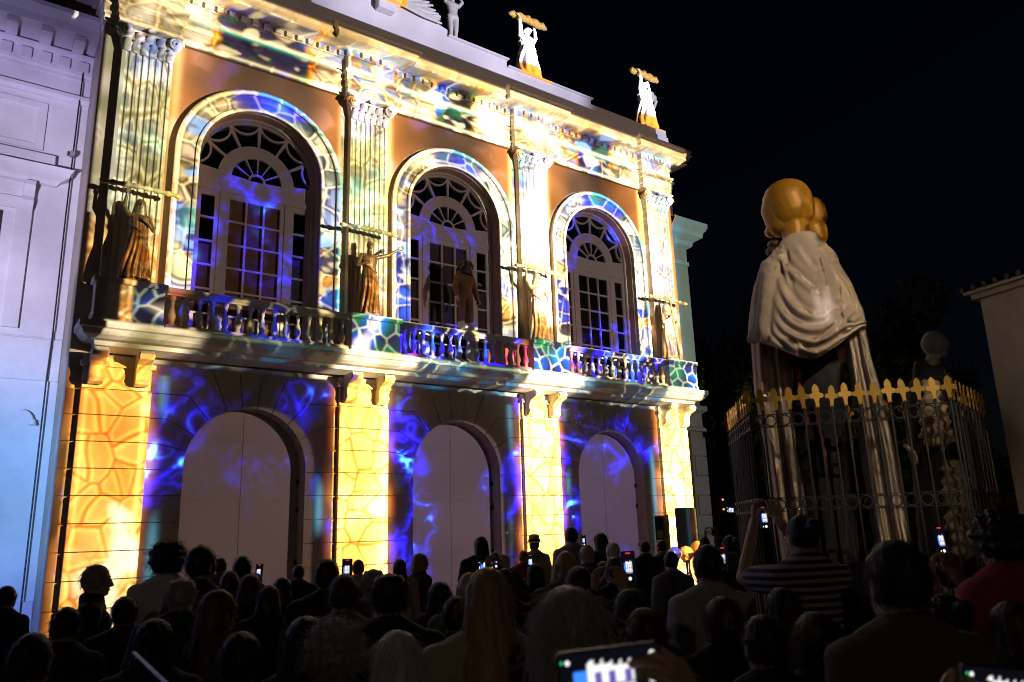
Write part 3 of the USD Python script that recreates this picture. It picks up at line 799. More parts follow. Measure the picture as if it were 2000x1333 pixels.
ec += (np.exp(-((z_ - 13.16) / .05) ** 2) + np.exp(-((z_ - 12.5) / .04) ** 2))[..., None] * C(1.1, .95, .55) * br[..., None]
sq = ((np.abs((x_ / .27) % 1 - .5) < .3) & (np.abs(z_ - 13.58) < .075) & (np.abs(dp) < 1.5)).astype(float)
ec = mix(ec, C(.08, .22, .9) * np.ones_like(ec), sq * .8 * (x_ > 3))
ec = mix(ec, np.stack([1.25 * br, .85 * br, .38 * br], -1) * (.45 + .5 * streak + .3 * shn)[..., None], ss(13.80, 13.90, z_) * .85)
ec += (np.exp(-((z_ - 13.72) / .05) ** 2) * ss(.9, .6, np.abs(dp)))[..., None] * C(.0, .6, 1.0)
img = mix(img, np.clip(ec, .01, 5), em)
# -- attic: brown leak, then lavender white above a stepped edge
x_, z_ = plane(.0)
img = mix(img, np.ones_like(img) * C(.050, .036, .032), ((z_ > 14.12) & (x_ < 16.5)).astype(float))
zb = 14.74 + .10 * ((x_ > 2.2) & (x_ < 3.6)) 
wtop = ss(-.012, .012, z_ - zb) * ss(13.2, 12.2, x_)
wtop = np.maximum(wtop, ((x_ > 15.85) & (z_ > 14.35)).astype(float))
img = mix(img, np.ones_like(img) * C(.44, .44, .64) * (.9 + .12 * n1[..., None]), wtop)
x_, z_ = plane(.25)
for cx, w, zq in ((10.62, .66, 15.2), (15.74, .66, 15.07), (5.6, .45, 15.7)):
    mm = ss(w, w - .06, np.abs(x_ - cx)) * (z_ > zq)
    img = mix(img, np.ones_like(img) * C(2.0, 1.9, 2.1), mm * ss(zq + .38, zq + .48, z_))
    img = mix(img, np.ones_like(img) * C(1.0, .40, .05), mm * ss(zq + .48, zq + .38, z_))
    img = mix(img, np.ones_like(img) * C(.62, .50, .30), mm * ss(zq + 1.86, zq + 1.92, z_))

# -- balustrade
x_, z_ = plane(RY - .12); dp, ip = dnear(x_); db, ib = dbay(x_)
bm = ((z_ > 5.79) & (z_ < 6.72)).astype(float) * (x_ > .02) * (x_ < 16.2)
cid, ce, shn = glassy(x_, z_ * 1.1, .36, 81)
bc = np.ones_like(img) * LEAK * 1.2 + (glint * ss(.3, 1.2, n3) * .8)[..., None] * C(1.1, .9, .45) + blue_light(np.clip(ss(.1, 1.2, ns(.16, 82)) * np.array([.35, .7, .6])[ib], 0, 1))
bc += (np.exp(-(ce / .016) ** 2) * ss(.0, 1.0, ns(.5, 83)))[..., None] * C(.75, .75, .6)
og = ss(1.25, .75, np.abs(dp)) * ss(-.1, .9, n2)
bc = mix(bc, np.stack([1.2 + 0 * n1, .55 + .3 * n3, .15 + .1 * n2], -1), og * .75)
pd = ss(.66, .62, np.abs(dp))
cid, ce, shn = glassy(x_, z_, .34, 84)
pdc = np.stack([.02 + 0 * cid, .02 + .30 * cid * shn, .08 + 1.5 * shn * cid * np.clip(.6 + n2, 0, 2)], -1) * np.array([.5, .8, 1.1, 1.1])[ip][..., None]
pdc += (np.exp(-(ce / .017) ** 2) * (.35 + .9 * ss(-.5, .8, n2)))[..., None] * C(1.2, 1.3, .9)
pdc += (ss(.5, 1.4, n2) * (ip < 2))[..., None] * C(.9, .75, .55)
bc = mix(bc, pdc, pd)
bc += (np.exp(-((z_ - 6.68) / .022) ** 2) * ss(-.6, .3, n1) * np.array([.35, 1, .9])[ib])[..., None] * C(1.3, 1.35, .9)
bc *= np.interp(x_, [0, 2.5, 5, 16], [.55, .5, 1, 1.1])[..., None]
img = mix(img, np.clip(bc, .01, 5), bm)
# -- balcony slab edge
x_, z_ = plane(-.62); dp, ip = dnear(x_); db, ib = dbay(x_)
sm_ = ((z_ > 5.27) & (z_ < 5.83)).astype(float) * (x_ > -.62) * (x_ < 16.35)
cid, ce, shn = glassy(x_, z_ * 1.5, .55, 91)
g_ = np.array([.22, .62, .52])[ib]
sc2 = np.stack([.02 + .02 * cid, .03 + .42 * cid * shn, .08 + .95 * shn * cid], -1) * g_[..., None] * ss(-1.2, .6, n1)[..., None]
sc2 += (np.exp(-(ce / .022) ** 2) * ss(-.8, .5, n2))[..., None] * C(1.0, 1.15, .8) * g_[..., None]
sc2 += (np.exp(-((z_ - 5.74) / .03) ** 2) * g_ * (.3 + streak))[..., None] * C(.8, 1.2, .85)
lit = np.where(ip == 0, ss(1.55, 1.1, x_), ss(1.05, .75, np.abs(dp - .1)))
crm = np.stack([1.7 + .4 * n2, 1.5 + .35 * n2, 1.05 + .3 * n2], -1) * (.5 + .4 * shn + .4 * streak)[..., None] * np.array([.55, 1.15, 1.25, .8])[ip][..., None]
sc2 = mix(sc2, np.clip(crm, .1, 4), lit)
sc2 = sc2 * (1 - .55 * gloom * (1 - .5 * lit))[..., None] + (glint * (.15 + .3 * lit) * g_)[..., None] * C(1.2, 1.15, .7)
img = mix(img, np.clip(sc2, .01, 5), sm_)
# -- wing on the right, and darkness on the far left
x_, z_ = plane(.60)
wg = (x_ > 16.28).astype(float) * (z_ < 14)
wcol = C(.02, .16, .42)[None, None] * (ss(17.15, 16.4, x_) * ss(5.6, 6.4, z_) * ss(12.2, 10.9, z_))[..., None] + C(.05, .10, .10)[None, None] * (ss(5.6, 6.2, z_) * (z_ < 12.2))[..., None] + C(.028, .030, .036)
img = mix(img, wcol, wg * (plane(0)[0] > 16.38))
x_, z_ = plane(0)
img *= ((x_ > -.88) | ((z_ > 14) & (x_ > -1.2)))[..., None]
img *= (1 - (z_ > 17.7))[..., None]
img = np.clip(img, 0, None) / 4.0

pj = mast('projector_mast', 'black video projector on a mast beside the square, throwing the show onto the theatre', PROJ, 'projector')
slide_thing(pj, 'slide', PROJ, PD, PS, xs, zs, img)
lamp(pj + '/lamp', PROJ - base_of[pj], PROJ_I, (1, .97, .93), .0006)

# wash light for the neighbouring building, cut by its own slide at the theatre's corner
ws = mast('wash_light_mast', 'floodlight on a mast lighting the left building lavender and cyan', WASH)
wx, wz = np.linspace(-9, -.865, 90), np.linspace(0, 16, 130)
WX_, WZ_ = np.meshgrid(wx, wz)
k1, k2 = ss(3.2, 6.4, WZ_)[..., None], ss(9.0, 12.0, WZ_)[..., None]
k0 = ss(.2, 2.4, WZ_)[..., None]
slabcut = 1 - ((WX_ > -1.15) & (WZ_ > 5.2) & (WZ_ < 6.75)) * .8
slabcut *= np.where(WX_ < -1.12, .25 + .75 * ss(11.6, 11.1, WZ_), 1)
wcol = (C(.10, .16, .70) * (1 - k0) + C(.22, .46, 1.0) * k0) * (1 - k1) + (C(.68, .62, .98) * (1 - k2) + C(.40, .35, .82) * k2) * k1
wcol = wcol * slabcut[..., None] * (.86 + .10 * np.sin(WX_ * 2.1 + WZ_ * 1.3) + .06 * np.sin(WZ_ * 3.7 - WX_))[..., None]
slide_thing(ws, 'slide', WASH, 10.0, .4, wx, wz, wcol)
lamp(ws + '/lamp', WASH - base_of[ws], WASH_I, (1, 1, 1), .004)

# ================================================================== figures
def rot(a):
    return trimesh.transformations.rotation_matrix(a, [0, 0, 1])


def hand_pieces(w, d, n, side, curl=.35, s=1.0):
    """Palm, four unequal bent fingers and a thumb. w wrist, d direction of the fingers, n the way the palm faces."""
    w, d, n = (np.array(q, float) for q in (w, d, n)); d /= np.linalg.norm(d); n -= d * (n @ d); n /= np.linalg.norm(n)
    c = np.cross(d, n) * side
    P = []
    pal = [w + d * .012 * s + c * .016 * s, w + d * .012 * s - c * .016 * s, w + d * .082 * s + c * .034 * s, w + d * .082 * s - c * .032 * s]
    P.append(hull(*[sph(q, .0135 * s, 8) for q in pal]))
    for k, (o, ln) in enumerate(((.033, .066), (.012, .074), (-.011, .069), (-.032, .054))):
        a = w + d * .082 * s + c * o * s; q = a; th = curl * .6
        for seg, fr_ in enumerate((.45, .32, .23)):
            dd = d * math.cos(th) + n * math.sin(th); e = q + dd * ln * fr_ * s
            P.append(bone(q, (.0095 - .0011 * seg) * s, e, (.0088 - .0011 * seg) * s, 8)); q = e; th += curl
    a = w + d * .03 * s + c * .022 * s
    b = a + (c * .8 + d * .7 + n * .3) * .035 * s; e = b + (c * .25 + d * .9 + n * .55) * .034 * s
    P += [bone(a, .013 * s, b, .0105 * s, 8), bone(b, .0105 * s, e, .008 * s, 8)]
    return P


POSES = {
    'stand': dict(el=(.255, -.03, 1.12), wr=(.265, .06, .87), hd=(0, .25, -1), hn=(-1, 0, 0)),
    'phone': dict(el=(.25, .16, 1.15), wr=(.075, .36, 1.46), hd=(-.18, .1, 1), hn=(-.6, -.5, 0)),
    'high': dict(el=(.27, .22, 1.42), wr=(.085, .33, 1.74), hd=(-.16, .05, 1), hn=(-.6, -.5, 0)),
    'onehand': dict(el=(.30, .18, 1.20), wr=(.20, .40, 1.50), hd=(-.1, .1, 1), hn=(-.6, -.5, 0)),
}
_cache = {}


def person_meshes(pose, short=False):
    key = (pose, short)
    if key in _cache: return _cache[key]
    p = POSES[pose]
    head = [sph((0, .008, 1.645), (.077, .097, .102), 16), sph((0, .035, 1.585), (.062, .068, .074), 14), hull(sph((0, .075, 1.548), (.030, .024, .020), 10), sph((0, .03, 1.57), (.058, .05, .03), 10)),
            hull(sph((0, .100, 1.652), .009, 8), sph((0, .121, 1.607), .011, 8), sph((0, .098, 1.600), (.018, .012, .010), 8)),
            hull(sph((-.03, .090, 1.672), (.022, .016, .010), 8), sph((.03, .090, 1.672), (.022, .016, .010), 8)),
            hull(sph((-.018, .098, 1.573), (.012, .010, .008), 8), sph((.018, .098, 1.573), (.012, .010, .008), 8))]
    for s in (-1, 1):
        head.append(hull(sph((s * .077, .008, 1.645), (.010, .022, .022), 8), sph((s * .076, .012, 1.605), (.009, .012, .012), 8)))
    body = [bone((0, -.006, 1.58), .066, (0, -.014, 1.44), .074), hull(sph((-.15, -.01, 1.42), .05, 10), sph((.15, -.01, 1.42), .05, 10), sph((0, -.012, 1.50), .062, 10)),
            hull(sph((0, .0, 1.33), (.165, .105, .10)), sph((0, .0, 1.12), (.135, .092, .10))), hull(sph((0, 0, 1.12), (.135, .092, .1)), sph((0, -.01, .94), (.165, .115, .10)))]
    arms, hands = [], []
    for s in (-1, 1):
        q = POSES['stand'] if (pose == 'onehand' and s < 0) else p
        el, wr = (np.array((s * v[0], v[1], v[2])) for v in (q['el'], q['wr']))
        hd, hn = (np.array((s * v[0], v[1], v[2])) for v in (q['hd'], q['hn']))
        sh = np.array((s * .19, -.01, 1.41))
        arms += [bone(sh, .058, el, .042), bone(el, .042, wr, .029)] if short else [bone(sh, .048, el, .026), bone(el, .026, wr, .027)]
        hands += hand_pieces(wr, hd, hn, -s, .55 if pose != 'stand' and not (pose == 'onehand' and s < 0) else .25)
    legs = []
    for s in (-1, 1):
        legs += [bone((s * .085, -.01, .93), .085, (s * .10, .015, .50), .058), bone((s * .10, .015, .50), .056, (s * .105, -.02, .09), .040), hull(sph((s * .105, -.03, .045), .040, 10), sph((s * .12, .15, .03), (.040, .05, .028), 10))]
    core = smooth_blob(head + body + arms + legs, .046, 2)
    try:
        core = union([m3.Manifold(m3.Mesh(core.vertices.astype(np.float32), core.faces.astype(np.uint32)))] + hands)
        core = as_tm(core)
    except Exception:
        core = cat([core, as_tm(union(hands))])
    coat = [hull(sph((-.16, -.01, 1.415), .068, 10), sph((.16, -.01, 1.415), .068, 10), sph((0, -.018, 1.515), (.084, .080, .045), 10)),
            hull(sph((0, .0, 1.33), (.185, .128, .11)), sph((0, .0, 1.10), (.165, .122, .10))), hull(sph((0, 0, 1.10), (.165, .122, .1)), sph((0, -.008, .86), (.195, .145, .07)))]
    for s in (-1, 1):
        q = POSES['stand'] if (pose == 'onehand' and s < 0) else p
        el, wr = (np.array((s * v[0], v[1], v[2])) for v in (q['el'], q['wr']))
        cuff = el + (wr - el) * .88
        coat += [bone((s * .19, -.01, 1.41), .080, el, .066), bone(el, .066, cuff, .050)] if not short else [bone((s * .19, -.01, 1.41), .078, np.array((s * .19, -.01, 1.41)) * .35 + el * .65, .066)]
    coat = smooth_blob(coat, .045, 3)
    v = coat.vertices; nrm = coat.vertex_normals
    coat.vertices = v + nrm * .013 + nrm * (.006 * np.sin(v[:, 2] * 46 + 9 * v[:, 0] + 5 * v[:, 1]) * np.sin(v[:, 0] * 21 + v[:, 2] * 9))[:, None]
    tr = []
    for s in (-1, 1):
        tr += [bone((s * .085, -.01, .92), .100, (s * .10, .015, .50), .074), bone((s * .10, .015, .50), .072, (s * .105, -.02, .10), .060)]
    tr.append(sph((0, -.008, .93), (.178, .13, .10)))
    tr = smooth_blob(tr, .07, 2)
    sh = as_tm(union([hull(sph((s * .105, -.035, .050), .048, 10), sph((s * .12, .165, .034), (.046, .055, .034), 10)) for s in (-1, 1)]))
    _cache[key] = (core, coat, tr, sh)
    return _cache[key]


def hair_mesh(style, seed, fine_=.016):
    g = np.random.default_rng(seed)
    if style in ('short', 'balding', 'crop'):
        k = {'short': 1.0, 'crop': .72, 'balding': .6}[style]
        m = sph((0, -.004, 1.657), (.077 + .010 * k, .096 + .008 * k, .100 + .016 * k), 22)
        m = m - hull(sph((0, .20, 1.56), (.20, .12, .115)), sph((0, .20, 1.40), (.20, .15, .1)))
        m = m - m3.Manifold.cube((.5, .5, .3)).translate((-.25, -.25, 1.24))
        for s in (-1, 1): m = m - sph((s * .105, .03, 1.615), (.04, .05, .045))
        if style == 'balding': m = m - sph((0, .01, 1.775), (.070, .10, .070))
        amp, fr_ = .004, 47
    elif style == 'curly':
        m = sph((0, -.015, 1.675), (.125, .135, .125), 26) - hull(sph((0, .22, 1.56), (.2, .12, .13)), sph((0, .22, 1.40), (.2, .15, .1)))
        m = m - m3.Manifold.cube((.5, .5, .3)).translate((-.25, -.25, 1.25)); amp, fr_ = .022, 34
    elif style in ('long', 'straight'):
        m = union([sph((0, -.008, 1.66), (.090, .108, .110), 22), hull(sph((0, -.03, 1.64), (.092, .085, .08), 14), sph((0, -.10, 1.36), (.105, .045, .05), 14)), hull(sph((0, -.10, 1.36), (.105, .045, .05), 12), sph((0, -.125, 1.22), (.085, .028, .03), 12))])
        m = m - hull(sph((0, .20, 1.58), (.20, .115, .12)), sph((0, .18, 1.40), (.2, .15, .14))); amp, fr_ = .005, 40
    elif style == 'bob':
        m = union([sph((0, -.008, 1.66), (.094, .110, .112), 22), hull(sph((0, -.02, 1.63), (.098, .092, .07), 14), sph((0, -.045, 1.53), (.108, .085, .045), 14))])
        m = m - hull(sph((0, .20, 1.58), (.20, .11, .12)), sph((0, .2, 1.40), (.2, .15, .1))); amp, fr_ = .005, 38
    elif style == 'bun':
        m = union([sph((0, -.004, 1.66), (.083, .102, .108), 22), sph((0, -.11, 1.70), .045, 14)])
        m = m - hull(sph((0, .20, 1.57), (.20, .12, .12)), sph((0, .2, 1.40), (.2, .15, .1))) - m3.Manifold.cube((.5, .5, .3)).translate((-.25, -.25, 1.26)); amp, fr_ = .006, 55
    else:
        return None
    t = as_tm(m.refine_to_length(fine_)); t = trimesh.Trimesh(t.vertices, t.faces, process=True)
    trimesh.smoothing.filter_taubin(t, iterations=3)
    v = t.vertices; n_ = t.vertex_normals
    th = np.arctan2(v[:, 0], -v[:, 1] - .0)
    if style in ('long', 'straight', 'bob'):
        d = np.sin(th * fr_ + seed) * .5 + np.sin(th * fr_ * .37 + v[:, 2] * 12 + seed) * .8
    else:
        d = np.sin(v[:, 0] * fr_ * 3 + seed) * np.sin(v[:, 1] * fr_ * 3 + 1.3 * seed) + np.sin(v[:, 2] * fr_ * 3 + seed) * .7
    d = d + g.normal(0, .25, len(v))
    t.vertices = v + n_ * (amp * .5 * d)[:, None]
    return t


def strands(path, style, seed, n, material, length=.03, width=.0011, tf=None):
    """Loose hairs that break the outline of a head of hair."""
    g = np.random.default_rng(seed); h = hair_mesh(style, seed)
    P, fi = trimesh.sample.sample_surface(h, n, seed=seed); nn_ = h.face_normals[fi]
    pts = []
    loose = style == 'curly'
    for p_, q in zip(P, nn_):
        fly = g.uniform() < .12
        d = np.array([p_[0] * 2.0, p_[1] * 1.2 - .25, -.55]) if style in ('short', 'crop', 'bun', 'balding') else np.array([p_[0] * 1.2, p_[1] * .8 - .1, -1.0])
        d = d + g.normal(0, .9 if loose else .22, 3); d -= q * (d @ q) * .85; d /= np.linalg.norm(d) + 1e-9
        L = length * g.uniform(.6, 1.5)
        b = p_ - q * .003; lift = .012 if fly or loose else .004
        c1 = p_ + q * lift * .6 + d * L * .3; c2 = p_ + q * lift + d * L * .65 + g.normal(0, .04, 3) * L; c3 = p_ + q * (lift * (2.2 if fly or loose else .6)) + d * L + g.normal(0, .09, 3) * L
        pts += [b, c1, c2, c3]
    pts = trimesh.transformations.transform_points(np.array(pts), tf)
    c = UsdGeom.BasisCurves.Define(stage, path)
    c.CreateTypeAttr('linear'); c.CreateCurveVertexCountsAttr([4] * n)
    c.CreatePointsAttr(Vt.Vec3fArray.FromNumpy(pts.astype(np.float32))); c.CreateWidthsAttr([width]); c.SetWidthsInterpolation('constant'); c.GetPrim().SetCustomDataByKey('kind', 'stuff')
    UsdShade.MaterialBindingAPI.Apply(c.GetPrim()).Bind(material)


SKIN = [mat('skin_light', (.42, .27, .19), .55, .1, 8), mat('skin_tan', (.32, .19, .12), .55, .1, 8), mat('skin_brown', (.16, .09, .055), .5, .1, 8)]
HAIRM = {k: mat('hair_' + k, c, .5, .25, 60) for k, c in dict(black=(.012, .010, .009), brown=(.045, .025, .014), chestnut=(.085, .04, .018), blonde=(.30, .19, .09), grey=(.26, .24, .22), white=(.45, .43, .40), ginger=(.2, .075, .02)).items()}
CLO = {k: mat('clothes_' + k, c, .9, .12, 30) for k, c in dict(black=(.014, .014, .016), navy=(.02, .025, .05), white=(.55, .54, .52), grey=(.12, .12, .125), lightgrey=(.28, .28, .29), beige=(.34, .29, .22), red=(.28, .03, .035), pink=(.36, .10, .14), brown=(.08, .05, .03), green=(.04, .06, .035), blue=(.05, .08, .17), olive=(.09, .085, .05)).items()}
JEANS = mat('jeans', (.03, .04, .07), .9, .1, 30); SHOE = mat('shoe_leather', (.02, .018, .016), .5)
STRIPE = usdkit.material(stage, '/World/Looks/striped_jersey', {
    'tc': ('texture_coordinate', {}), 'm': ('mapping', {'scale': (0, 0, 1)}), 'w': ('wave_texture', {'scale': 7.5, 'bands_direction': 'z'}),
    'r': ('rgb_ramp', {'ramp': [(.0, (.02, .025, .05)), (.45, (.02, .025, .05)), (.55, (.26, .26, .27)), (1, (.26, .26, .27))]}), 'p': ('principled_bsdf', {'roughness': .9})},
    [('tc.object', 'm.vector'), ('m.vector', 'w.vector'), ('w.fac', 'r.fac'), ('r.color', 'p.base_color')], 'p.BSDF')
CLO['stripe'] = STRIPE
EYE = mat('eye', (.03, .025, .02), .2)


def screen_colours(nu, nv, seed):
    """The show as a phone's viewfinder shows it: dark sky, pale facade with purple arches, blue building at its left."""
    U_, V_ = np.meshgrid(np.linspace(0, 1, nu), np.linspace(0, 1, nv))
    c = np.zeros((nv, nu, 3)) + C(.004, .004, .008)
    yy = np.where(nv > nu, (V_ - .30) / .45, (V_ - .02) / .86); xx = U_
    fac = (xx > .27) & (xx < .74) & (yy > 0) & (yy < .86 - .25 * (xx - .3))
    c[fac] = (1.3, 1.25, 1.2)
    for k in range(3):
        a = (np.abs(xx - .375 - .145 * k) < .036)
        c[a & (yy < .30) & (yy > .02) & fac] = (.12, .08, .9)
        c[a & (yy < .68) & (yy > .40) & fac] = (.16, .12, .55)
    c[fac & (np.abs(yy - .36) < .02)] = (.2, .2, .35)
    lf = (xx > .12) & (xx < .26) & (yy > 0) & (yy < .74)
    c[lf] = (.06, .35, 1.5); c[lf & (np.abs(yy - .62) < .02)] = (.02, .12, .7)
    st = (yy > .86 - .25 * (xx - .3)) & (yy < .97 - .25 * (xx - .3)) & (np.sin(xx * 65) > .55) & (xx > .3) & (xx < .75)
    c[st] = (1.2, 1.2, 1.2)
    c[(yy < .10) & (xx > .1) & (xx < .8)] *= .25
    return c


SCREEN = usdkit.material(stage, '/World/Looks/phone_screen', {'a': ('attribute', {'attribute': 'screen'}), 'e': ('emission', {'strength': .9})}, [('a.color', 'e.color')], 'e.emission')
DOT = {k: usdkit.material(stage, '/World/Looks/screen_' + k, {'e': ('emission', {'strength': s, 'color': c})}, [], 'e.emission') for k, c, s in (('white', (1, 1, 1), 1.1), ('red', (1, .06, .04), .9), ('green', (.05, .9, .3), .6))}


def phone(pos, yaw_, tilt, landscape, label, w=.074, h=.152, roll_=0.0):
    """A phone at pos with its screen towards the holder (local -y)."""
    t = thing('smartphone', label, 'phone', pos, 'lit phones held up by the crowd')
    if landscape: w, h = h, w
    R_ = trimesh.transformations.concatenate_matrices(trimesh.transformations.translation_matrix(pos), rot(yaw_), trimesh.transformations.rotation_matrix(tilt, [1, 0, 0]), trimesh.transformations.rotation_matrix(roll_, [0, 1, 0]))
    def put(m): m = as_tm(m).copy(); m.apply_transform(R_); return m
    obj('case', put(prism_y(sbox(-w / 2 + .008, -h / 2 + .008, w / 2 - .008, h / 2 - .008).buffer(.008), -.004, .004)), BLACKP, t)
    nu, nv = (44, 22) if landscape else (22, 44)
    U_, V_ = np.meshgrid(np.linspace(-w / 2 + .004, w / 2 - .004, nu), np.linspace(-h / 2 + .004, h / 2 - .004, nv))
    P = trimesh.transformations.transform_points(np.stack([U_, np.full_like(U_, -.0046), V_], -1).reshape(-1, 3), R_) - np.array(pos)
    i = np.arange(nu * nv).reshape(nv, nu)
    Fq = np.stack([i[:-1, :-1], i[:-1, 1:], i[1:, 1:], i[1:, :-1]], -1).reshape(-1, 4)
    s = UsdGeom.Mesh.Define(stage, t + '/screen')
    s.CreatePointsAttr(Vt.Vec3fArray.FromNumpy(P.astype(np.float32))); s.CreateFaceVertexCountsAttr([4] * len(Fq))
    s.CreateFaceVertexIndicesAttr(Vt.IntArray.FromNumpy(Fq.astype(np.int32).ravel())); s.CreateSubdivisionSchemeAttr('none')
    UsdGeom.PrimvarsAPI(s).CreatePrimvar('screen', Sdf.ValueTypeNames.Color3fArray, 'vertex').Set(Vt.Vec3fArray.FromNumpy(screen_colours(nu, nv, 1).reshape(-1, 3).astype(np.float32)))
    UsdShade.MaterialBindingAPI.Apply(s.GetPrim()).Bind(SCREEN)
    def disc(x, z, r, k, nme, o=0): obj(nme, put(prism_y(Point(x, z).buffer(r, 10), -.0052 - o, -.0048 - o)), DOT[k], t)
    if landscape:
        disc(w * .40, -h * .10, .0085, 'white', 'shutter_button'); disc(w * .40, -h * .10, .0045, 'red', 'record_mark', .0004)
        disc(w * .41, h * .30, .0045, 'white', 'mode_button'); disc(-w * .40, h * .30, .0035, 'white', 'flash_button'); disc(-w * .455, h * .31, .0022, 'green', 'recording_light')
        obj('mode_bar', put(prism_y(LineString([(-w * .41, -h * .28), (-w * .41, -h * .10)]).buffer(.0035), -.0052, -.0048)), DOT['white'], t)
    else:
        disc(0, -h * .36, .0085, 'white', 'shutter_button'); disc(-w * .28, -h * .36, .004, 'white', 'mode_button')
        obj('recording_timer', put(prism_y(LineString([(-.010, h * .43), (.010, h * .43)]).buffer(.003), -.0052, -.0048)), DOT['red'], t)
    obj('lens', put(cat([prism_y(Point(w * .3, h * .36).buffer(.008, 8), .004, .006)])), BLACKP, t)
    return t


def person(u, v, wpx, style, hair, cloth, pose, label, dyaw=0.0, skin=0, depth=None, ztop=None, eyes=False, nstr=0, extra=None, grp=None, tr=None, short=False):
    """u, v: where the top of the head is in the photograph; wpx: how wide the head of hair is there."""
    Wd = {'short': .175, 'crop': .165, 'balding': .165, 'curly': .25, 'long': .20, 'straight': .20, 'bob': .21, 'bun': .17, 'bald': .15, 'hat': .165}[style]
    t = depth or F * Wd / wpx
    P = at(u, v, t)
    hz = P[2]
    s = np.clip(hz, 1.45, 1.92) / 1.765
    hold = pose != 'stand'
    aim = math.atan2(-(6.5 - P[0]), (0.6 - P[1])) + dyaw          # towards the show
    TF = trimesh.transformations.concatenate_matrices(trimesh.transformations.translation_matrix([P[0], P[1], 0]), rot(aim), trimesh.transformations.scale_matrix(s))
    th = thing('person', label, 'person', (P[0], P[1], 0), grp)
    core, coat, trs, shoes = person_meshes(pose, short)
    def put(m): m = m.copy(); m.apply_transform(TF); return m
    obj('body', put(core), SKIN[skin], th, smooth=True)
    obj('coat', put(coat), CLO[cloth], th, smooth=True)
    obj('trousers', put(trs), JEANS if tr is None else CLO[tr], th, smooth=True)
    obj('shoes', put(shoes), SHOE, th, smooth=True)
    sd = int(u) % 97 + 1
    hm = hair_mesh(style if style != 'hat' else 'short', sd, .016 if wpx > 70 else .026)
    if hm is not None:
        hp = obj('hair', put(hm), HAIRM[hair], th, smooth=True)
        nstr = max(nstr, int(np.clip((wpx - 22) * 16, 0, 1600)))
        if nstr and style != 'hat':
            tf2 = TF.copy(); tf2[:3, 3] -= np.array([P[0], P[1], 0])
            strands(th + '/loose_hair', style, sd, nstr, HAIRM[hair], .075 if style in ('long', 'straight', 'bob') else .035, .0016 if wpx < 90 else .0011, tf2)
    if eyes:
        for e in (-1, 1): obj('eye', put(as_tm(sph((e * .03, .092, 1.652), (.010, .008, .007), 8))), EYE, th)
    return th, TF, s, aim, P


def local(TF, p):
    return trimesh.transformations.transform_points([p], TF)[0]

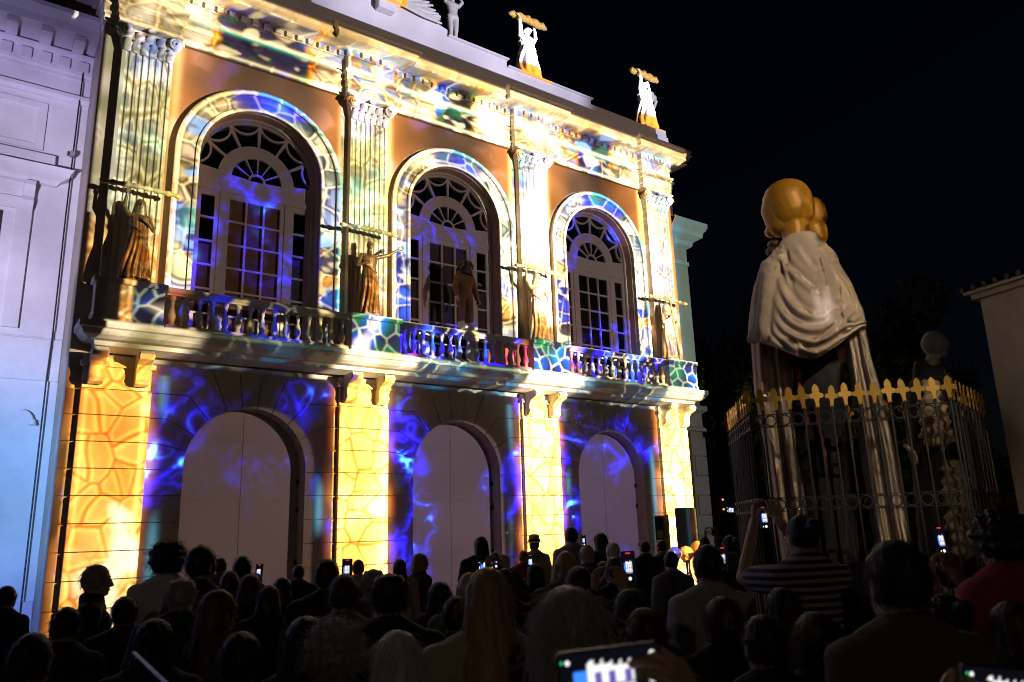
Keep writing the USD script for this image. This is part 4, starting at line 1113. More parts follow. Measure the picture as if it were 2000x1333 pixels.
# ================================================================== statues
def statue(name, label, catg, pos, h, yaw_, robe='full', arms=((.30, .05, 1.62, .22, .05, 1.86), (-.30, .05, 1.62, -.22, .05, 1.86)), bm=None, rm=None, head='plain', group=None, seed=1, hem=.26, base=True, wide=1.0):
    """A sculpted figure with a pleated robe; arms: (elbow xyz, wrist xyz) each side, in a 1.75 m figure."""
    t = thing(name, label, catg, pos, group)
    TF = trimesh.transformations.concatenate_matrices(trimesh.transformations.translation_matrix(pos), rot(yaw_), np.diag([wide * h / 1.76, wide * h / 1.76, h / 1.76, 1]))
    def put(m): m = as_tm(m).copy(); m.apply_transform(TF); return m
    hd = [sph((0, .012, 1.645), (.074, .092, .102), 16), hull(sph((0, .06, 1.56), (.035, .03, .025), 10), sph((0, .03, 1.58), (.058, .05, .03), 10)), hull(sph((0, .10, 1.65), .009, 8), sph((0, .12, 1.607), .012, 8)),
          bone((0, 0, 1.56), .05, (0, -.01, 1.43), .058)]
    if head == 'hood': hd.append(hull(sph((0, -.03, 1.66), (.11, .12, .12), 14), sph((0, -.05, 1.42), (.15, .10, .08), 12)))
    if head == 'veil': hd.append(hull(sph((0, -.01, 1.68), (.10, .11, .11), 14), sph((0, -.04, 1.40), (.17, .11, .08), 12)))
    if head == 'curls': hd += [sph((.07 * math.cos(a), -.01 + .07 * math.sin(a), 1.72 + .02 * (k % 3)), .045, 10) for k, a in enumerate(np.linspace(0, 6.28, 9))]
    if head == 'bulb': hd = [bone((0, 0, 1.52), .05, (0, -.01, 1.43), .058)] + [sph((.11 * math.cos(a), .10 * math.sin(a), 1.66 + .05 * (k % 2)), .12, 14) for k, a in enumerate(np.linspace(0, 6.28, 6)[:-1])] + [sph((0, 0, 1.80), (.15, .14, .12), 14), sph((.03, .02, 1.86), .10, 12)]
    tor = [hull(sph((-.15, -.01, 1.38), .06, 10), sph((.15, -.01, 1.38), .06, 10), sph((0, 0, 1.30), (.16, .11, .10))), hull(sph((0, 0, 1.30), (.15, .10, .1)), sph((0, 0, 1.08), (.115, .085, .08))), hull(sph((0, 0, 1.08), (.115, .085, .08)), sph((0, 0, .92), (.16, .11, .09)))]
    arm = []
    for s, a in zip((1, -1), arms):
        e, w = np.array(a[:3]), np.array(a[3:])
        arm += [bone((s * .18, -.01, 1.38), .052, e, .04), bone(e, .04, w, .028)]
        d = w - e
        arm += hand_pieces(w, d, (0, -1, .2), s, .3)
    legs = []
    for s in (-1, 1):
        legs += [bone((s * .08, 0, .93), .085, (s * .07, .02, .5), .058), bone((s * .07, .02, .5), .056, (s * .06, 0, .09), .036), hull(sph((s * .06, -.02, .04), .036, 10), sph((s * .075, .13, .03), (.035, .05, .024), 10))]
    core = smooth_blob(hd + tor + legs + arm[:2] + arm[-2:-1] if False else hd + tor + legs, .03, 3)
    am_ = as_tm(union(arm))
    obj('figure', put(cat([core, am_])), bm, t, smooth=60)
    if robe:
        rb = [hull(sph((0, 0, 1.32), (.185, .13, .10)), sph((0, 0, 1.05), (.15, .115, .08)))] if robe == 'full' else []
        top = 1.05 if robe == 'full' else .98
        rb += [hull(sph((0, 0, top), (.155, .12, .07)), sph((0, 0, .80), (.20, .16, .05))), hull(sph((0, 0, .80), (.20, .16, .05), 20), m3.Manifold.cylinder(.04, hem, hem, 22).scale((1, .8, 1)).translate((0, 0, .03)))]
        r_m = smooth_blob(rb, .024, 3)
        v = r_m.vertices; n_ = r_m.vertex_normals; th_ = np.arctan2(v[:, 1], v[:, 0])
        ramp = np.clip((1.25 - v[:, 2]) / .8, .15, 1)
        fold = np.sin(th_ * 13 + 2.5 * np.sin(v[:, 2] * 4 + seed) + seed) + .6 * np.sin(th_ * 7 - v[:, 2] * 6 + seed)
        r_m.vertices = v + n_ * (.017 * fold * ramp)[:, None]
        obj('robe', put(r_m), rm, t, smooth=60)
        sash = tube([(.16 * math.cos(a), .125 * math.sin(a) , 1.12 + .12 * math.cos(a + .6)) for a in np.linspace(0, 6.283, 22)], .028, 8)
        obj('sash', put(sash), rm, t, smooth=True)
    if base: obj('plinth', put(bx(-.17, .17, -.14, .17, -.012, .03)), rm if rm else bm, t)
    return t, TF


BALG = 'statues standing on the balcony rail'
SY = RY + .0
s1, T1 = statue('balcony_statue', 'hooded dark draped statue lit orange at the left end of the balcony', 'statue', (.05, SY, 6.69), 1.72, math.pi, 'full', ((.30, -.02, 1.55, .27, .03, 1.83), (-.27, .03, 1.12, -.13, .16, 1.22)), BRONZE, BRONZE, 'hood', BALG, 1, .30)
s2, T2 = statue('balcony_statue', 'dark slender statue stretching one arm sideways, on the rail between first and second window', 'statue', (5.02, SY, 6.69), 1.86, math.pi, 'full', ((.28, .02, 1.13, .14, .16, 1.16), (-.44, .05, 1.47, -.66, .12, 1.62)), BRONZE, BRONZE, 'plain', BALG, 2, .23)
s3, T3 = statue('balcony_statue', 'pale veiled statue raising one hand under a beam, between second and third window', 'statue', (10.02, SY, 6.69), 1.88, math.pi, 'full', ((.36, .04, 1.52, .40, .08, 1.80), (-.32, .05, 1.15, -.22, .14, .98)), ROBE, ROBE, 'veil', BALG, 3, .25)
s4, T4 = statue('balcony_statue', 'robed statue leaning on a tall crutch at the right end of the balcony', 'statue', (15.12, SY, 6.69), 1.80, math.pi, 'full', ((.25, .06, 1.13, .10, .20, 1.25), (-.27, .05, 1.13, -.18, .22, 1.2)), ROBE, ROBE, 'hood', BALG, 4, .27)
for (x0, x1, zc, lab, post) in ((-.72, .78, 8.62, 'long knobbly beam carried over the hooded statue at the balcony left end', None), (4.25, 5.72, 8.78, 'long knobbly beam above the dark slender balcony statue', None), (9.25, 10.82, 8.68, 'long knobbly beam held up by the pale veiled balcony statue', None), (14.32, 16.02, 8.60, 'tall T-shaped crutch held by the robed statue at the balcony right end', 15.25)):
    n = 26; xx = np.linspace(x0, x1, n)
    rr = .052 + .011 * np.sin(np.arange(n) * 1.9) + .006 * rng.standard_normal(n); rr[0] = rr[-1] = .03
    t = thing('crutch' if post else 'beam', lab, 'crutch' if post else 'beam', ((x0 + x1) / 2, SY, 6.69 if post else zc), None)
    obj('bar', tube(np.stack([xx, np.full(n, SY - .05), zc + .03 * np.sin((xx - x0) * 2.2)], 1), rr, 9), BARW, t, smooth=60)
    if post: obj('post', tube([(post + .05, SY - .22, 6.69), (post, SY - .16, 7.6), (post - .02, SY - .06, zc)], [.03, .028, .035], 8), BARW, t, smooth=60)
# the figure in an old diving suit
dv = thing('diver_figure', 'figure in a brown diving suit with round dark helmet before the middle window', 'statue', (7.68, SY, 6.66))
dq = lambda m: as_tm(m).apply_transform(trimesh.transformations.concatenate_matrices(trimesh.transformations.translation_matrix((7.68, SY, 6.66)), rot(math.pi + .15), trimesh.transformations.scale_matrix(1.06)))
suit = [hull(sph((-.17, 0, 1.36), .085, 12), sph((.17, 0, 1.36), .085, 12), sph((0, 0, 1.0), (.19, .15, .12))), hull(sph((0, 0, 1.0), (.19, .15, .12)), sph((0, 0, .84), (.21, .16, .09)))]
for s in (-1, 1):
    suit += [bone((s * .20, 0, 1.36), .085, (s * .31, 0, 1.08), .075), bone((s * .31, 0, 1.08), .075, (s * .33, .06, .84), .058), bone((s * .10, 0, .88), .11, (s * .13, .02, .48), .088), bone((s * .13, .02, .48), .088, (s * .14, 0, .20), .082)]
obj('suit', dq(smooth_blob(suit, .035, 4)), DIVER, dv, smooth=True)
hl = obj('helmet', dq(union([sph((0, .0, 1.60), (.18, .19, .19), 22), m3.Manifold.cylinder(.10, .20, .21, 22).translate((0, 0, 1.38))])), IRON, dv, smooth=50)
for k, (px_, py_, pz_) in enumerate(((0, .185, 1.62), (.165, .08, 1.62), (-.165, .08, 1.62))):
    m = lathe([(0, -.02), (.07, -.02), (.075, .02), (.055, .02), (.055, .0), (0, .0)], 14); m.apply_transform(rot(-math.atan2(px_, py_)) @ trimesh.transformations.rotation_matrix(-math.pi / 2, [1, 0, 0])); m.apply_translation((px_, py_, pz_))
    obj('port', dq(m), BRONZE, hl)
for s in (-1, 1):
    obj('glove', dq(union(hand_pieces((s * .335, .08, .82), (0, .25, -1), (-s, 0, 0), -s, .3, 1.25))), ROBE, dv, smooth=50)
    obj('boot', dq(hull(sph((s * .14, -.04, .06), .062, 12), sph((s * .15, .17, .05), (.06, .07, .045), 12), sph((s * .14, 0, .18), .085, 12))), STATW, dv, smooth=True)

# roof statues
ROOF = 'statues on the roof edge'
def bread(name, lab, c, L, r, yaw_):
    n = 60; xx = np.linspace(-L / 2, L / 2, n); rr = r * np.sqrt(np.clip(1 - (np.abs(xx) / (L / 2)) ** 5, .05, 1)) * (1 - .12 * np.abs(np.sin(xx * 17 + .4)))
    m = tube(np.stack([xx, 0 * xx, .05 * (1 - (xx / L * 2) ** 2)], 1), rr, 12)
    v = m.vertices; ph = np.arctan2(v[:, 2], v[:, 1]); v[:, 1:] *= (1 + .14 * np.sin(ph + v[:, 0] * 21))[:, None]; m.vertices = v
    m.apply_transform(rot(yaw_)); m.apply_translation(c)
    tag(obj(name, m, BREAD, smooth=60), lab, 'loaf')
ra = ((.25, .03, 1.60, .25, .02, 1.90), (-.25, .03, 1.60, -.25, .02, 1.90))
rs1, TR1 = statue('roof_statue', 'white-draped roof statue carrying a golden loaf over its head, middle of the skyline', 'statue', (10.62, .35, 15.15), 1.85, math.pi + .35, 'full', ra, STATW, STATW, 'plain', ROOF, 6, .27, wide=1.65)
bread('bread_loaf', 'long golden loaf over the white roof statue in the middle of the skyline', (10.66, .30, 17.24), 1.50, .125, .0)
rs2, TR2 = statue('roof_statue', 'white-draped roof statue carrying a golden loaf, at the right end of the roof', 'statue', (15.74, .35, 15.02), 1.85, math.pi + .45, 'full', ra, STATW, STATW, 'plain', ROOF, 7, .27, wide=1.65)
bread('bread_loaf', 'long golden loaf over the white roof statue at the right end', (15.74, .30, 17.10), 1.45, .125, .0)
rs3, _ = statue('roof_statue', 'nude plaster roof statue with a bulbous head behind the right loaf bearer', 'statue', (16.55, .9, 14.95), 1.95, math.pi, None, ((.24, .05, 1.60, .16, .05, 1.76), (-.24, .05, 1.60, -.16, .05, 1.76)), STATG, None, 'bulb', ROOF, 8, wide=1.2)
obj('support', bx(16.25, 16.85, .62, 1.2, 13.8, 14.93), ATTIC, T)
rs4, _ = statue('roof_statue', 'slim nude plaster roof statue with raised arms, cut by the top of the picture', 'statue', (7.95, .4, 15.38), 1.8, math.pi, None, ((.26, .03, 1.52, .12, .02, 1.76), (-.26, .03, 1.52, -.12, .02, 1.76)), STATG, None, 'plain', ROOF, 9, wide=1.2)
rs5, _ = statue('roof_statue', 'white-draped roof statue cut off by the top of the picture, left of the stone wing', 'statue', (5.55, -.05, 15.55), 1.9, math.pi + .3, 'full', ra, STATW, STATW, 'plain', ROOF, 10, .27, wide=1.6)
wgp = thing('stone_wing', 'spread pale stone wing of feathers lying on the raised roof parapet', 'sculpture', (6.4, -.1, 15.6))
for k in range(13):
    a = math.radians(-6 + 7.5 * k); L = 1.35 - .045 * k
    f0 = np.array((5.92, -.10 + .03 * (k % 2), 15.66)); d = np.array((math.cos(a), 0, math.sin(a) * .75))
    m = hull(sph(f0, (.05, .03, .05), 8), sph(f0 + d * L * .6, (.085, .035, .085), 10), sph(f0 + d * L, (.03, .02, .03), 8))
    obj('feather', m, STATG, wgp, smooth=60)

# ================================================================== the golden-headed draped statue and its railing
SC = at(1580, 800, 7.3); SCX, SCY = SC[0], SC[1]
vd = np.array([SCX - CAM[0], SCY - CAM[1]]); vd /= np.linalg.norm(vd)
sr, sf = np.array([vd[1], -vd[0], 0]), np.array([vd[0], vd[1], 0])       # to the viewer's right, away from the viewer


def sp_(u, v, dep=0.0):
    """Point at pixel (u, v) on the upright plane through the statue facing the camera, shifted dep metres away."""
    d = fwd + (u - 1000) / F * rt - (v - 666.5) / F * up
    tt = ((SC - CAM) @ sf + dep) / (d @ sf)
    return CAM + d * tt


G = thing('draped_statue', 'tall statue swathed in beige cloth with a golden egg-shaped head, inside the railing', 'statue', (SCX, SCY, 0))
px2m = lambda p: p * 7.3 / F
hp = [hull(sph(sp_(1538, 395), (.245, .245, .235), 24), sph(sp_(1545, 412), (.225, .23, .22), 24)), hull(sph(sp_(1530, 440, .02), (.15, .17, .12), 18), sph(sp_(1527, 410, .02), (.21, .2, .18), 18)), bone(sp_(1550, 425, -.03), .135, sp_(1556, 475, -.02), .125, 18), sph(sp_(1512, 452, .08), (.09, .1, .07), 14)]
gh = smooth_blob(hp, .02, 6)
hd_ = obj('head', gh, GOLD, G, smooth=True)
lob = smooth_blob([hull(sph(sp_(1588, 410, .16), (.12, .12, .13), 18), sph(sp_(1592, 425, .16), (.12, .12, .12), 18)), hull(sph(sp_(1589, 450, .12), (.135, .13, .12), 18), sph(sp_(1593, 462, .12), (.12, .12, .11), 18))], .02, 3)
obj('lobe', lob, GOLD, hd_, smooth=True)
obj('tuft', smooth_blob([sph(sp_(1512, 478, .06), (.07, .07, .05), 10), sph(sp_(1506, 492, .06), (.05, .06, .05), 10)], .02, 1), HAIRM['brown'], G, smooth=True)
obj('tuft', smooth_blob([sph(sp_(1598, 474, .1), (.06, .05, .04), 10)], .02, 1), HAIRM['brown'], G, smooth=True)
# mantle: rings of a cloak whose outline follows the photo, with catenary folds
rows_ = [(462, 1532, 1594, .16), (476, 1518, 1606, .20), (500, 1504, 1630, .26), (540, 1482, 1651, .34), (580, 1469, 1672, .40), (620, 1463, 1688, .44), (650, 1462, 1695, .46), (680, 1466, 1696, .47), (700, 1480, 1688, .45), (712, 1505, 1668, .40), (717, 1535, 1640, .32), (706, 1545, 1630, .20)]
ry = np.array([r[0] for r in rows_], float); tpar = np.concatenate([[0], np.cumsum(np.hypot(np.diff(ry), np.diff([r[2] - r[1] for r in rows_]) * .5))])
tq = np.linspace(0, tpar[-1], 240)
RV, RL, RR, RD = (np.interp(tq, tpar, [r[k] for r in rows_]) for k in range(4))
for arr in (RV, RL, RR, RD): arr[:] = np.convolve(np.pad(arr, 9, mode='edge'), np.ones(19) / 19, 'valid')
na = 320
Vm = np.zeros((240, na, 3))
for j in range(240):
    L_, R__ = sp_(RL[j], RV[j]), sp_(RR[j], RV[j]); c_ = (L_ + R__) / 2; hw = np.linalg.norm(R__ - L_) / 2
    th_ = np.linspace(0, 2 * math.pi, na, endpoint=False)                 # 0 = right, pi/2 = away
    P = c_[None] + np.cos(th_)[:, None] * sr[None] * hw + np.sin(th_)[:, None] * sf[None] * RD[j]
    Vm[j] = P
cen = Vm.mean(1, keepdims=True)
out = Vm - cen; out[..., 2] = 0; out /= np.linalg.norm(out, axis=-1, keepdims=True) + 1e-9
lx = (Vm - np.array([SCX, SCY, 0])) @ sr; lz = Vm[..., 2]
z0_, z1_ = lz.min(), lz.max(); hz_ = (lz - z0_) / (z1_ - z0_)
dcam = Vm - CAM
pu = 1000 + F * (dcam @ rt) / (dcam @ fwd); pv = 666.5 - F * (dcam @ up) / (dcam @ fwd)
def fold_line(pts, w, amp):
    """A soft fold with a groove above and a roll below, along a hanging curve (w in photo pixels, amp in metres)."""
    P = np.array(pts, float); t = np.linspace(0, len(P) - 1, 160)
    for _ in range(2):
        if len(P) > 2: P = np.vstack([P[:1], .75 * P[:-1] + .25 * P[1:], .25 * P[:-1] + .75 * P[1:], P[-1:]])[np.argsort(np.r_[0, np.arange(len(P) - 1) + .3, np.arange(len(P) - 1) + .7, len(P)], kind='stable')]
    t = np.linspace(0, len(P) - 1, 200); Q_ = np.stack([np.interp(t, np.arange(len(P)), P[:, k]) for k in (0, 1)], 1)
    T_ = np.gradient(Q_, axis=0); T_ /= np.linalg.norm(T_, axis=1, keepdims=True) + 1e-9
    d, i = cKDTree(Q_).query(np.stack([pu.ravel(), pv.ravel()], 1))
    df = np.stack([pu.ravel(), pv.ravel()], 1) - Q_[i]
    sd = (T_[i, 0] * df[:, 1] - T_[i, 1] * df[:, 0])                 # positive on one side
    sd = np.sign(sd) * d; end = np.minimum(i, 199 - i) / 200.0
    x_ = sd / w
    return (amp * (1.9 * x_ * np.exp(-x_ ** 2) + .35 * np.exp(-((x_ - 1.0) / .8) ** 2)) * (.25 + .75 * ss(0, .18, end))).reshape(pu.shape)
folds = [([(1522, 492), (1538, 520), (1556, 534), (1582, 556), (1592, 566)], 8, .030), ([(1516, 502), (1524, 540), (1540, 578), (1566, 606), (1598, 616), (1614, 608)], 11, .040),
         ([(1512, 520), (1516, 570), (1530, 604), (1556, 630), (1590, 640), (1622, 632), (1640, 606)], 11, .045), ([(1506, 540), (1508, 590), (1520, 624), (1546, 650), (1584, 664), (1622, 658), (1652, 630)], 10, .040),
         ([(1500, 580), (1504, 622), (1520, 654), (1550, 676), (1590, 686), (1630, 680), (1664, 652)], 9, .038), ([(1492, 606), (1500, 648), (1522, 680), (1560, 700), (1600, 702), (1640, 690), (1676, 660)], 8, .032),
         ([(1596, 668), (1618, 654), (1634, 634), (1640, 616)], 6, .028), ([(1660, 668), (1638, 650), (1646, 624), (1662, 600)], 7, .028), ([(1560, 668), (1576, 684), (1600, 692)], 5, .018),
         ([(1606, 480), (1622, 510), (1640, 556), (1644, 592)], 10, .030), ([(1630, 510), (1656, 560), (1674, 604)], 9, .026), ([(1598, 500), (1612, 540), (1618, 566)], 7, .020),
         ([(1524, 500), (1510, 540), (1500, 590), (1496, 640), (1500, 690)], 8, .040), ([(1514, 504), (1496, 550), (1484, 610), (1482, 690)], 7, .036), ([(1508, 508), (1484, 556), (1474, 620), (1472, 690)], 6, .030),
         ([(1530, 486), (1532, 520), (1544, 556)], 6, .022), ([(1560, 480), (1580, 510), (1600, 530)], 8, .016), ([(1540, 660), (1556, 690), (1590, 708)], 6, .022), ([(1650, 640), (1670, 640), (1690, 625)], 6, .022), ([(1640, 676), (1664, 668), (1684, 650)], 6, .02)]
fold = sum(fold_line(*f_) for f_ in folds)
n_f = np.sin(lx * 9 + lz * 7) * .4 + np.sin(lx * 23 - lz * 15) * .25 + np.sin(lx * 41 + lz * 33) * .10
th_all = np.linspace(0, 2 * math.pi, na, endpoint=False)[None, :]
Vm[..., 2] += ss(640, 716, RV)[:, None] * .24 * np.cos(th_all) ** 2 * ss(-.2, .3, -np.sin(th_all) + .6)
Vm = Vm + out * (.85 * fold + .010 * n_f)[..., None]
idx = np.arange(240 * na).reshape(240, na)
q_ = np.stack([idx[:-1], np.roll(idx[:-1], -1, 1), np.roll(idx[1:], -1, 1), idx[1:]], -1).reshape(-1, 4)
obj('mantle', (Vm.reshape(-1, 3), q_[:, ::-1]), CLOTH, G, smooth=True)
# the two long hangings
def hanging(cols_t, name, dep0, seed, pleats):
    """cols_t: (v, left u, right u) rows; pleated sheet closed into a flat tube of cloth."""
    vv = np.linspace(cols_t[0][0], cols_t[-1][0], 70); L_ = np.interp(vv, [c[0] for c in cols_t], [c[1] for c in cols_t]); R__ = np.interp(vv, [c[0] for c in cols_t], [c[2] for c in cols_t])
    n = 90; s = np.linspace(0, 1, n); Vf = []
    for j in range(70):
        a, b = sp_(L_[j], vv[j]), sp_(R__[j], vv[j])
        w = (1 - np.cos(s * math.pi)) / 2 * .35 + s * .65
        amp = .055 * min(1, .35 + j / 40)
        dd = -.10 * np.sin(s * math.pi) + amp * (np.sin(s * pleats * 2 * math.pi + seed + .5 * np.sin(j * .06)) + .45 * np.sin(s * pleats * 4.7 * math.pi + 2 * seed + j * .02))
        Vf.append(a[None] + (b - a)[None] * w[:, None] + sf[None] * (dep0 + dd)[:, None])
    Vf = np.array(Vf); Vb = Vf + sf * .03
    i = np.arange(70 * n).reshape(70, n)
    qf = np.stack([i[:-1, :-1], i[1:, :-1], i[1:, 1:], i[:-1, 1:]], -1).reshape(-1, 4)
    off = 70 * n
    e = []
    for k in range(69):
        e += [(i[k, 0], off + i[k, 0], off + i[k + 1, 0], i[k + 1, 0]), (i[k, -1], i[k + 1, -1], off + i[k + 1, -1], off + i[k, -1])]
    obj(name, (np.vstack([Vf.reshape(-1, 3), Vb.reshape(-1, 3)]), np.vstack([qf, qf[:, ::-1] + off, np.array(e)])), CLOTH, G, smooth=70)
hanging([(560, 1476, 1530), (640, 1462, 1540), (760, 1470, 1549), (880, 1492, 1562), (1030, 1508, 1592), (1250, 1536, 1640)], 'hanging', .12, .6, 2.3)
hanging([(620, 1640, 1689), (690, 1655, 1702), (760, 1664, 1724), (880, 1680, 1754), (1030, 1704, 1778), (1250, 1748, 1826)], 'hanging', .10, 2.1, 2.0)
inner = smooth_blob([bone(sp_(1588, 640, .25), .20, sp_(1600, 800, .25), .26), bone(sp_(1600, 800, .25), .26, sp_(1640, 1250, .25), .22)], .06, 2)
obj('inner_figure', inner, CLO['black'], G, smooth=True)
obj('red_ribbon', cat([tube([sp_(1556, 715, .02), sp_(1560, 735, .0), sp_(1562, 760, -.01), sp_(1578, 830, .0)], [.02, .03, .02, .02], 8), tube([sp_(1592, 790, -.04), sp_(1606, 860, -.05), sp_(1616, 925, -.04)], [.02, .022, .014], 8)]), CLO['red'], G, smooth=True)
obj('pedestal', bx(SCX - .45, SCX + .45, SCY - .45, SCY + .45, 0, .35), STONE, G)

# second sculpture inside the railing
S2 = at(1838, 800, 7.55)
g2 = thing('bust_sculpture', 'bald-headed dark sculpture seen in profile above ruffled cloth, right inside the railing', 'sculpture', (S2[0], S2[1], 0))
def q2(u, v, dep=0.0): return sp_(u, v, .35 + dep)
hb = [sph(q2(1824, 672), (.105, .115, .125), 18), hull(sph(q2(1846, 668), .03, 10), sph(q2(1852, 677), .016, 8)), sph(q2(1840, 690), (.05, .05, .05), 12), bone(q2(1826, 690), .06, q2(1818, 715), .07), sph(q2(1812, 680), (.02, .03, .03), 8)]
obj('head', smooth_blob(hb, .015, 2), HOUSE, g2, smooth=True)
obj('shoulders', smooth_blob([hull(sph(q2(1800, 716), .07), sph(q2(1838, 730), .08), sph(q2(1820, 770), .18)), bone(q2(1815, 770), .20, q2(1850, 1100), .22)], .04, 2), CLO['black'], g2, smooth=True)
obj('red_collar', tube([q2(1782, 728), q2(1800, 713), q2(1822, 709), q2(1838, 722)], .012, 6), CLO['red'], g2, smooth=True)
ruf = smooth_blob([bone(q2(1815, 760, -.12), .10, q2(1828, 850, -.16), .13), bone(q2(1828, 850, -.16), .13, q2(1850, 855, -.16), .07), bone(q2(1858, 920, -.14), .12, q2(1880, 1060, -.14), .15)], .025, 2)
v = ruf.vertices; ruf.vertices = v + ruf.vertex_normals * (.014 * np.sin(v[:, 2] * 60 + v[:, 0] * 40) + .012 * np.sin(v[:, 0] * 70 - v[:, 2] * 25))[:, None]
obj('ruffled_cloth', ruf, ROBE, g2, smooth=True)
obj('hand', as_tm(union(hand_pieces(q2(1766, 868, -.25), q2(1800, 900, -.25) - q2(1766, 868, -.25), (0, 0, -1), 1, .4, 1.35))), SKIN[0], g2, smooth=50)
obj('plinth', bx(S2[0] - .3, S2[0] + .4, S2[1] - .1, S2[1] + .5, 0, .9), STONE, g2)

# railing
A_, B_, C_, D_ = at(1484, 1000, 6.6), at(1893, 1000, 6.13), at(1437, 1000, 8.0), at(1957, 1000, 7.2)
FEN = thing('iron_railing', 'tall wrought-iron railing with gilded trefoil finials and rings around the draped statue', 'railing', (A_[0], A_[1], 0))
fin = Polygon([(-.009, 0), (.009, 0), (.013, .055), (.022, .085), (.045, .083), (.056, .097), (.052, .113), (.036, .120), (.023, .124), (.025, .15), (.018, .178), (.0, .198), (-.018, .178), (-.025, .15), (-.023, .124), (-.036, .120), (-.052, .113), (-.056, .097), (-.045, .083), (-.022, .085), (-.013, .055)]).buffer(.003)
ZT = 2.72
def fence_side(p, q, n, first=0):
    p, q = np.array(p[:2]), np.array(q[:2]); d = (q - p) / np.linalg.norm(q - p); ya = math.atan2(d[1], d[0])
    for k in range(first, n + 1):
        c = p + (q - p) * k / n
        b = obj('bar', cat([tube([(c[0], c[1], 0), (c[0], c[1], ZT + .01)], .0105, 8), lathe([(0, 0), (.016, 0), (.016, .012), (0, .012)], 8, (c[0], c[1], ZT - .01))]), IRON, FEN)
        m = prism_y(fin, -.006, .006); m.apply_scale(rng.uniform(.94, 1.06)); m.apply_transform(rot(ya + rng.uniform(-.2, .2)) @ trimesh.transformations.rotation_matrix(rng.normal(0, .035), [0, 1, 0])); m.apply_translation((c[0], c[1], ZT))
        obj('finial', m, GILT, b)
        if k < n:
            c2 = p + (q - p) * (k + .5) / n; g_ = np.linalg.norm(q - p) / n
            for z in (ZT - .085, ZT - .80):
                m = trimesh.creation.torus(min(g_ * .40, .048), .0065, major_sections=22, minor_sections=7); m.apply_transform(rot(ya) @ trimesh.transformations.rotation_matrix(math.pi / 2, [1, 0, 0])); m.apply_translation((c2[0], c2[1], z))
                obj('ring', m, IRON, FEN, smooth=True)
    for z in (ZT - .03, ZT - .14, ZT - .745, ZT - .855, .25):
        obj('crossbar', tube([(p[0], p[1], z), (q[0], q[1], z)], .005 if z > .5 else .014, 6), IRON, FEN)
fence_side(A_, B_, 14)
fence_side(B_, D_, 9, 1)
fence_side(C_, A_, 10)
fence_side(D_, C_, 14, 1)

# ================================================================== house on the right, trees, far corner
Q = at(1990, 1000, 22.0); EZ = at(1905, 545, 22.0)[2]
hr = np.array([math.cos(math.radians(14)), -math.sin(math.radians(14))]); hd2 = np.array([-math.sin(math.radians(14)), -math.cos(math.radians(14))])
HS = thing('corner_house', 'dim plastered house with tiled eaves at the right edge', 'house', (Q[0], Q[1], 0))
def hq(m):
    m = as_tm(m).copy(); Tm = np.eye(4); Tm[:2, 0] = hr; Tm[:2, 1] = -hd2; Tm[:2, 3] = Q[:2]; m.apply_transform(Tm); return m
# local: x into the block, y away from the camera; the wall faces -x and runs to y = -12
WN = [(-3.1 - 3.6 * k, -1.5 - 3.6 * k) for k in range(3)]
hw_ = sbox(-12, 0, 0, EZ).difference(unary_union([sbox(a, z, b, z + 2.3) for a, b in WN for z in (EZ - 3.7, EZ - 7.6)]))
w_m = trimesh.creation.extrude_polygon(hw_, .35); v = w_m.vertices.copy(); w_m.vertices = np.stack([v[:, 2], v[:, 0], v[:, 1]], 1); w_m.fix_normals()
obj('wall', hq(w_m), HOUSE, HS)
obj('gable_wall', hq(bx(.355, 8, -.35, 0, 0, EZ)), HOUSE, HS)
for a, b in WN:
    for z in (EZ - 3.7, EZ - 7.6):
        w0 = obj('window', hq(cat([bx(-.04, .0, a - .22, a, z - .1, z + 2.5), bx(-.04, .0, b, b + .22, z - .1, z + 2.5), bx(-.04, .0, a, b, z + 2.3, z + 2.5), bx(-.12, .0, a - .3, b + .3, z - .2, z - .1)])), HOUSE, HS)
        obj('shutter', hq(bx(.12, .16, a + .01, (a + b) / 2 - .01, z + .01, z + 2.29)), CLO['navy'], w0)
        obj('shutter', hq(bx(.12, .16, (a + b) / 2 + .01, b - .01, z + .01, z + 2.29)), CLO['navy'], w0)
obj('eaves', hq(bx(-.16, .3, -12, .16, EZ - .16, EZ)), HOUSE, HS)
obj('gutter', hq(bx(-.30, .3, -12, .30, EZ + .003, EZ + .10)), HOUSE, HS)
for k in range(34):
    y = .24 - .36 * k
    obj('tile', hq(tube([(-.40, y, EZ + .15), (2.4, y, EZ + .90)], [.085, .075], 8)), TILE, HS)
obj('roof_slab', hq(prism_y(Polygon([(-.36, EZ + .105), (4, EZ + 1.3), (8.2, EZ + .105)]), -12, .2)), TILE, HS)
obj('wire_loop', hq(trimesh.creation.torus(.22, .016, major_sections=20, minor_sections=6).apply_transform(trimesh.transformations.rotation_matrix(math.pi / 2, [0, 1, 0])).apply_translation((-.02, -1.0, 3.2))), CABLE, HS)

